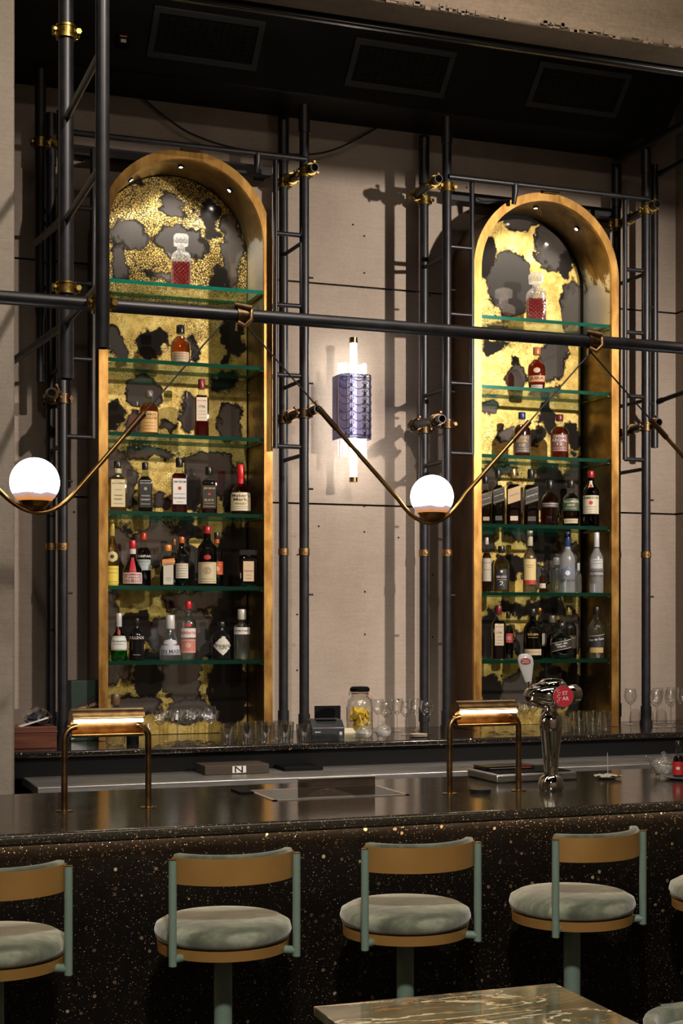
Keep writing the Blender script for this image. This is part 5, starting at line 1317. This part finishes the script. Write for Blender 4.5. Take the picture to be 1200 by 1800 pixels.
for (px, py, lab) in ((425, 566, 'bronze clamp on the long tube before the left arched cabinet'), (1040, 602, 'bronze clamp on the long tube before the right arched cabinet')):
    c = at(px, py, 5.28); c.z = ZT
    t_ = thing('tube_clamp', c, lab, 'clamp', 'bronze clamps on the long tube')
    MB().path([c + Vector((-.022, 0, 0)), c + Vector((.022, 0, 0))], .031, 20).build('clamp_band', m_dkclamp, t_)
    MB().path([c + Vector((-.03, -.01, .034)), c + Vector((.03, -.03, .022))], .014, 12).build('barrel', m_dkclamp, t_)
    MB().path([c + Vector((.028, -.03, .015)), c + Vector((.025, -.04, -.02)), c + Vector((.005, -.03, -.045)), c + Vector((-.018, -.015, -.03))], .008, 10).path([c + Vector((-.02, 0, -.03)), c + Vector((-.022, 0, -.06))], .006, 8).build('hook', m_bronze, t_)
for c, R in pl:
    lamp('pendant_glow', 'POINT', c + Vector((0, 0, 0)), None, 0.01, (1, .85, .66), R)

# ------------------------------------------------------------------ wall sconce
YS = 8.38
c = at(627, 715, YS)
t_ = thing('wall_sconce', (c.x, YW, c.z), 'glass rod wall sconce with lilac patterned shade on the wall between the cabinets', 'lamp')
def Zs(py): return at(627, py, YS).z
cx = c.x
m_tube_e = M_emit('sconce_tube_light', (1, .93, .85), 24)
z_t, z_b = Zs(592), Zs(843)
MB().path([(cx, YS + .06, z_b + .02), (cx, YS + .06, z_t - .02)], .021, 20).build('light_tube', m_tube_e, t_)
MB().path([(cx, YS + .06, z_t - .03), (cx, YS + .06, z_t + .005)], .026, 20).build('end_cap', m_brass, t_)
MB().path([(cx, YS + .06, z_b - .01), (cx, YS + .06, z_b + .02)], .026, 20).build('end_cap', m_brass, t_)
m = MB()
t = NT('glass_rod'); m_rodg = t.done(t.n('MixShader', {0: .22, 1: t.n('BsdfTransparent', {0: (.95, .95, .95, 1)}), 2: t.n('MixShader', {0: .4, 1: t.n('BsdfTranslucent', {0: (.95, .95, .95, 1)}), 2: t.n('BsdfGlossy', {0: (1, 1, 1, 1), 1: .1})})}))
for k in range(-1, 2): m.path([(cx + k * .028, YS + .025, Zs(640) if k else Zs(620)), (cx + k * .028, YS + .025, Zs(800) if k else Zs(815))], .013, 10)
for sg in (-1, 1):
    for k in range(3):
        m.path([(cx + sg * (.060 + .013 * k), YS + .035 + .02 * k, Zs(636)), (cx + sg * (.060 + .013 * k), YS + .035 + .02 * k, Zs(802))], .011, 10)
m.build('glass_rods', m_rodg, t_)
# shade: folded lilac glass sheet with line pattern
zs0, zs1 = Zs(771), Zs(658)
prof = [(-.105, .17), (-.105, .05), (-.075, .0), (.075, .0), (.105, .05), (.105, .17)]
t = NT('lilac_glass'); m_lil = t.done(t.n('MixShader', {0: .35, 1: t.n('BsdfTransparent', {0: (.36, .35, .50, 1)}), 2: t.n('BsdfPrincipled', {'Base Color': (.16, .15, .27, 1), 'Roughness': .15})}))
m = MB()
for i in range(len(prof) - 1):
    (xa, ya), (xb, yb) = prof[i], prof[i + 1]
    m.add([(cx + xa, YS - .02 + ya, zs0), (cx + xb, YS - .02 + yb, zs0), (cx + xb, YS - .02 + yb, zs1), (cx + xa, YS - .02 + ya, zs1)], [(0, 1, 2, 3)])
so = m.build('shade', m_lil, t_, smooth=0)
so.modifiers.new('thick', 'SOLIDIFY').thickness = .002
pat = MB(); H_ = zs1 - zs0; yy = YS - .026; rr = .0016
def P2(x, z):                                  # shade surface, slightly proud
    if abs(x) <= .075: return Vector((cx + x, yy, zs0 + z))
    s_ = 1 if x > 0 else -1; e_ = abs(x) - .075
    if e_ < .058: return Vector((cx + s_ * (.075 + e_ * .51), yy + e_ * .86, zs0 + z))
    return Vector((cx + s_ * .1075, yy + .05 + (e_ - .058), zs0 + z))
nrow = 8; rh = H_ / nrow; rr = .0019
for j in range(nrow):
    z0 = j * rh
    for sx in (-.045, .045):
        for sg in (-1, 1):
            pat.path([P2(sx + sg * .017, z0 + rh * .95), P2(sx + sg * .004, z0 + rh * .60), P2(sx + sg * .004, z0 + rh * .40), P2(sx + sg * .014, z0 + rh * .08)], rr, 5)
        pat.path([P2(sx + .017 * cos(pi * k / 6), z0 + rh * (.86 + .14 * sin(pi * k / 6))) for k in range(7)], rr, 5)
    for cxx, wv in ((0, .041), (-.088, .040), (.088, .040)):
        pat.path([P2(cxx + wv * cos(a), z0 + rh * .80 + rh * .68 * sin(a)) for a in [pi + pi * k / 12 for k in range(13)]], rr, 5)
for sx in (-.045, .045, -.075, .075): pat.path([P2(sx, 0), P2(sx, H_)], rr, 5)
for z in (.002, .022, H_ - .022, H_ - .002): pat.path([P2(-.125 + .25 * k / 14., z) for k in range(15)], rr, 5)
pat.build('line_pattern', M_('indigo_line', (.012, .01, .03), .4), so)
MB().path([(cx, YS + .07, c.z), (cx, YW, c.z)], .02, 14).cbox((cx, YW - .008, c.z), (.08, .014, .30)).build('wall_mount', m_brass, t_)

# ------------------------------------------------------------------ bar stools
def stool(px, py, label, turn=0, proto=None):
    cc = at(px, 1640, 4.44)
    root = thing('bar_stool', (cc.x, 4.44, 0), label, 'bar stool', 'sage velvet bar stools at the bar', rz=turn)
    if proto:
        for ch in proto.children:
            c2 = ch.copy(); COL.objects.link(c2); c2.parent = root
            for g in ch.children:
                g2 = g.copy(); COL.objects.link(g2); g2.parent = c2
        return root
    L = dict(world=False)
    zr = .725
    R = .214
    MB().lathe([(R - .03, zr + .006), (R - .018, zr), (R - .010, zr), (R - .008, zr + .030), (R - .03, zr + .032)], seg=64).build('seat_ring', m_ochre, root, **L)
    prof = [(R - .03, zr + .031), (R - .006, zr + .040), (R + .001, zr + .060), (R - .004, zr + .080), (R - .03, zr + .095), (R * .62, zr + .103), (R * .3, zr + .107), (.01, zr + .108)]
    MB().lathe(prof, seg=64).build('seat_cushion', m_velvet, root, smooth=60, **L)
    MB().lathe([(.19, .0005), (.19, .012), (.03, .022)], seg=40).path([(0, 0, .01), (0, 0, zr + .01)], .0285, 24).build('pedestal', m_sage, root, **L)
    MB().path([(.16 * cos(a), .16 * sin(a), .30) for a in [2 * pi * k / 32 for k in range(32)]], .011, 10, closed=True).path([(0, .16, .30), (0, -.16, .30)], .009, 8).build('foot_ring', m_sage, root, **L)
    RPs = .240; z0, z1 = zr - .012, zr + .305
    for sg in (-1, 1):
        a = radians(-90 + sg * 54.5); x, y = RPs * cos(a), RPs * sin(a)
        MB().path([(x, y, z0), (x, y, z1)], .0122, 18).build('arm_post', m_sage, root, **L)
        MB().path([(x, y, z1), (x, y, z1 + .003)], .0118, 18).build('brass_tip', m_brass, root, **L)
        MB().path([(x, y, z0 - .003), (x, y, z0)], .0118, 18).build('brass_tip', m_brass, root, **L)
        r0 = R - .015
        MB().path([(r0 * cos(a), r0 * sin(a), z0 + .018), (x, y, z0 + .018)], .013, 12).build('post_bracket', m_sage, root, **L)
    def arc(r0, r1, zz0, zz1, a0, a1, n=28):
        m = MB(); vs = []
        for k in range(n + 1):
            a = radians(a0 + (a1 - a0) * k / n)
            for r in (r0, r1):
                for z in (zz0, zz1): vs.append((r * cos(a), r * sin(a), z))
        fs = []
        for k in range(n):
            b = 4 * k
            for (i, j) in ((0, 1), (1, 3), (3, 2), (2, 0)): fs.append((b + i, b + j, b + 4 + j, b + 4 + i))
        fs += [(0, 2, 3, 1), (4 * n, 4 * n + 1, 4 * n + 3, 4 * n + 2)]
        m.add(vs, fs); return m
    arc(.2235, .2275, zr + .232, zr + .312, -148, -32).build('backrest_band', m_ochre, root, **L)
    arc(.196, .2232, zr + .234, zr + .322, -148, -32).build('backrest_pad', m_velvet, root, bevel=.006, **L)
    return root
st = stool(392, 0, 'sage velvet bar stool with bronze band back, second from the left')
stool(-10, 0, 'sage velvet bar stool cut off by the left edge of the picture', 0, st)
stool(712, 0, 'sage velvet bar stool with bronze band back, third from the left, above the table corner', 0, st)
stool(1005, 0, 'sage velvet bar stool, fourth from the left, turned slightly and right of the table corner', .22, st)
stool(1283, 0, 'sage velvet bar stool cut off by the right edge of the picture', .1, st)

# ------------------------------------------------------------------ table and chair in the foreground
A = onz(975, 1728, .75); Bq = onz(555, 1772, .75)
t_ = thing('marble_table', ((A.x + Bq.x) / 2, A.y - .35, 0), 'dining table with green brown veined marble top in the foreground', 'table')
MB().box(Bq.x, A.x, A.y - .70, A.y, .725, .75).build('tabletop', m_marble, t_, bevel=.002)
cx_ = (A.x + Bq.x) / 2; cy_ = A.y - .35
MB().path([(cx_, cy_, .02), (cx_, cy_, .724)], .035, 24).lathe([(.22, .0005), (.22, .012), (.05, .03)], (cx_, cy_, 0), seg=40).build('pedestal', m_pipe, t_)
q = at(1235, 1800, 4.05)
t_ = thing('dining_chair', (q.x, q.y, 0), 'sage green chair with round tube arm at the lower right corner behind the table', 'chair')
z_seat = .44
zt_ = at(1130, 1796, 4.0).z - .085
cxx, cyy = at(1238, 1790, 3.95).x, 3.90
m = MB(); Rr = .27
vs = []; n = 28
for k in range(n + 1):
    a = radians(30 + 200 * k / n)
    zt2 = zt_ - .0 
    for r in (Rr, Rr - .04):
        for z in (.52, zt2 - .012 * (1 if r == Rr else 1)): vs.append((cxx + r * cos(a), cyy - .1 + r * sin(a), z))
fs = []
for k in range(n):
    b = 4 * k
    for (i, j) in ((0, 1), (1, 3), (3, 2), (2, 0)): fs.append((b + i, b + j, b + 4 + j, b + 4 + i))
m.add(vs, fs + [(0, 2, 3, 1), (4 * n, 4 * n + 1, 4 * n + 3, 4 * n + 2)]); m.build('backrest', m_velvet, t_, bevel=.01)
MB().lathe([(.20, .42), (.25, .43), (.25, .47), (.2, .49)], (cxx, cyy - .12, 0), seg=36).build('seat', m_velvet, t_)
p = at(1161, 1772, 4.2); q = Vector((p.x + .5, p.y - .01, p.z + .0))
MB().path([p, q], .0125, 16).build('arm_tube', m_sage, t_)
MB().path([p - Vector((.004, 0, 0)), p], .012, 16).build('brass_tip', m_brass, t_)
MB().path([q, (q.x, q.y, .0)], .0125, 14).path([(cxx - .2, cyy - .3, .42), (cxx - .2, cyy - .3, 0)], .0125, 14).path([(cxx + .2, cyy - .3, .42), (cxx + .2, cyy - .3, 0)], .0125, 14).path([(q.x, cyy - .12, .46), (q.x, q.y, .46)], .011, 10).build('legs', m_sage, t_)
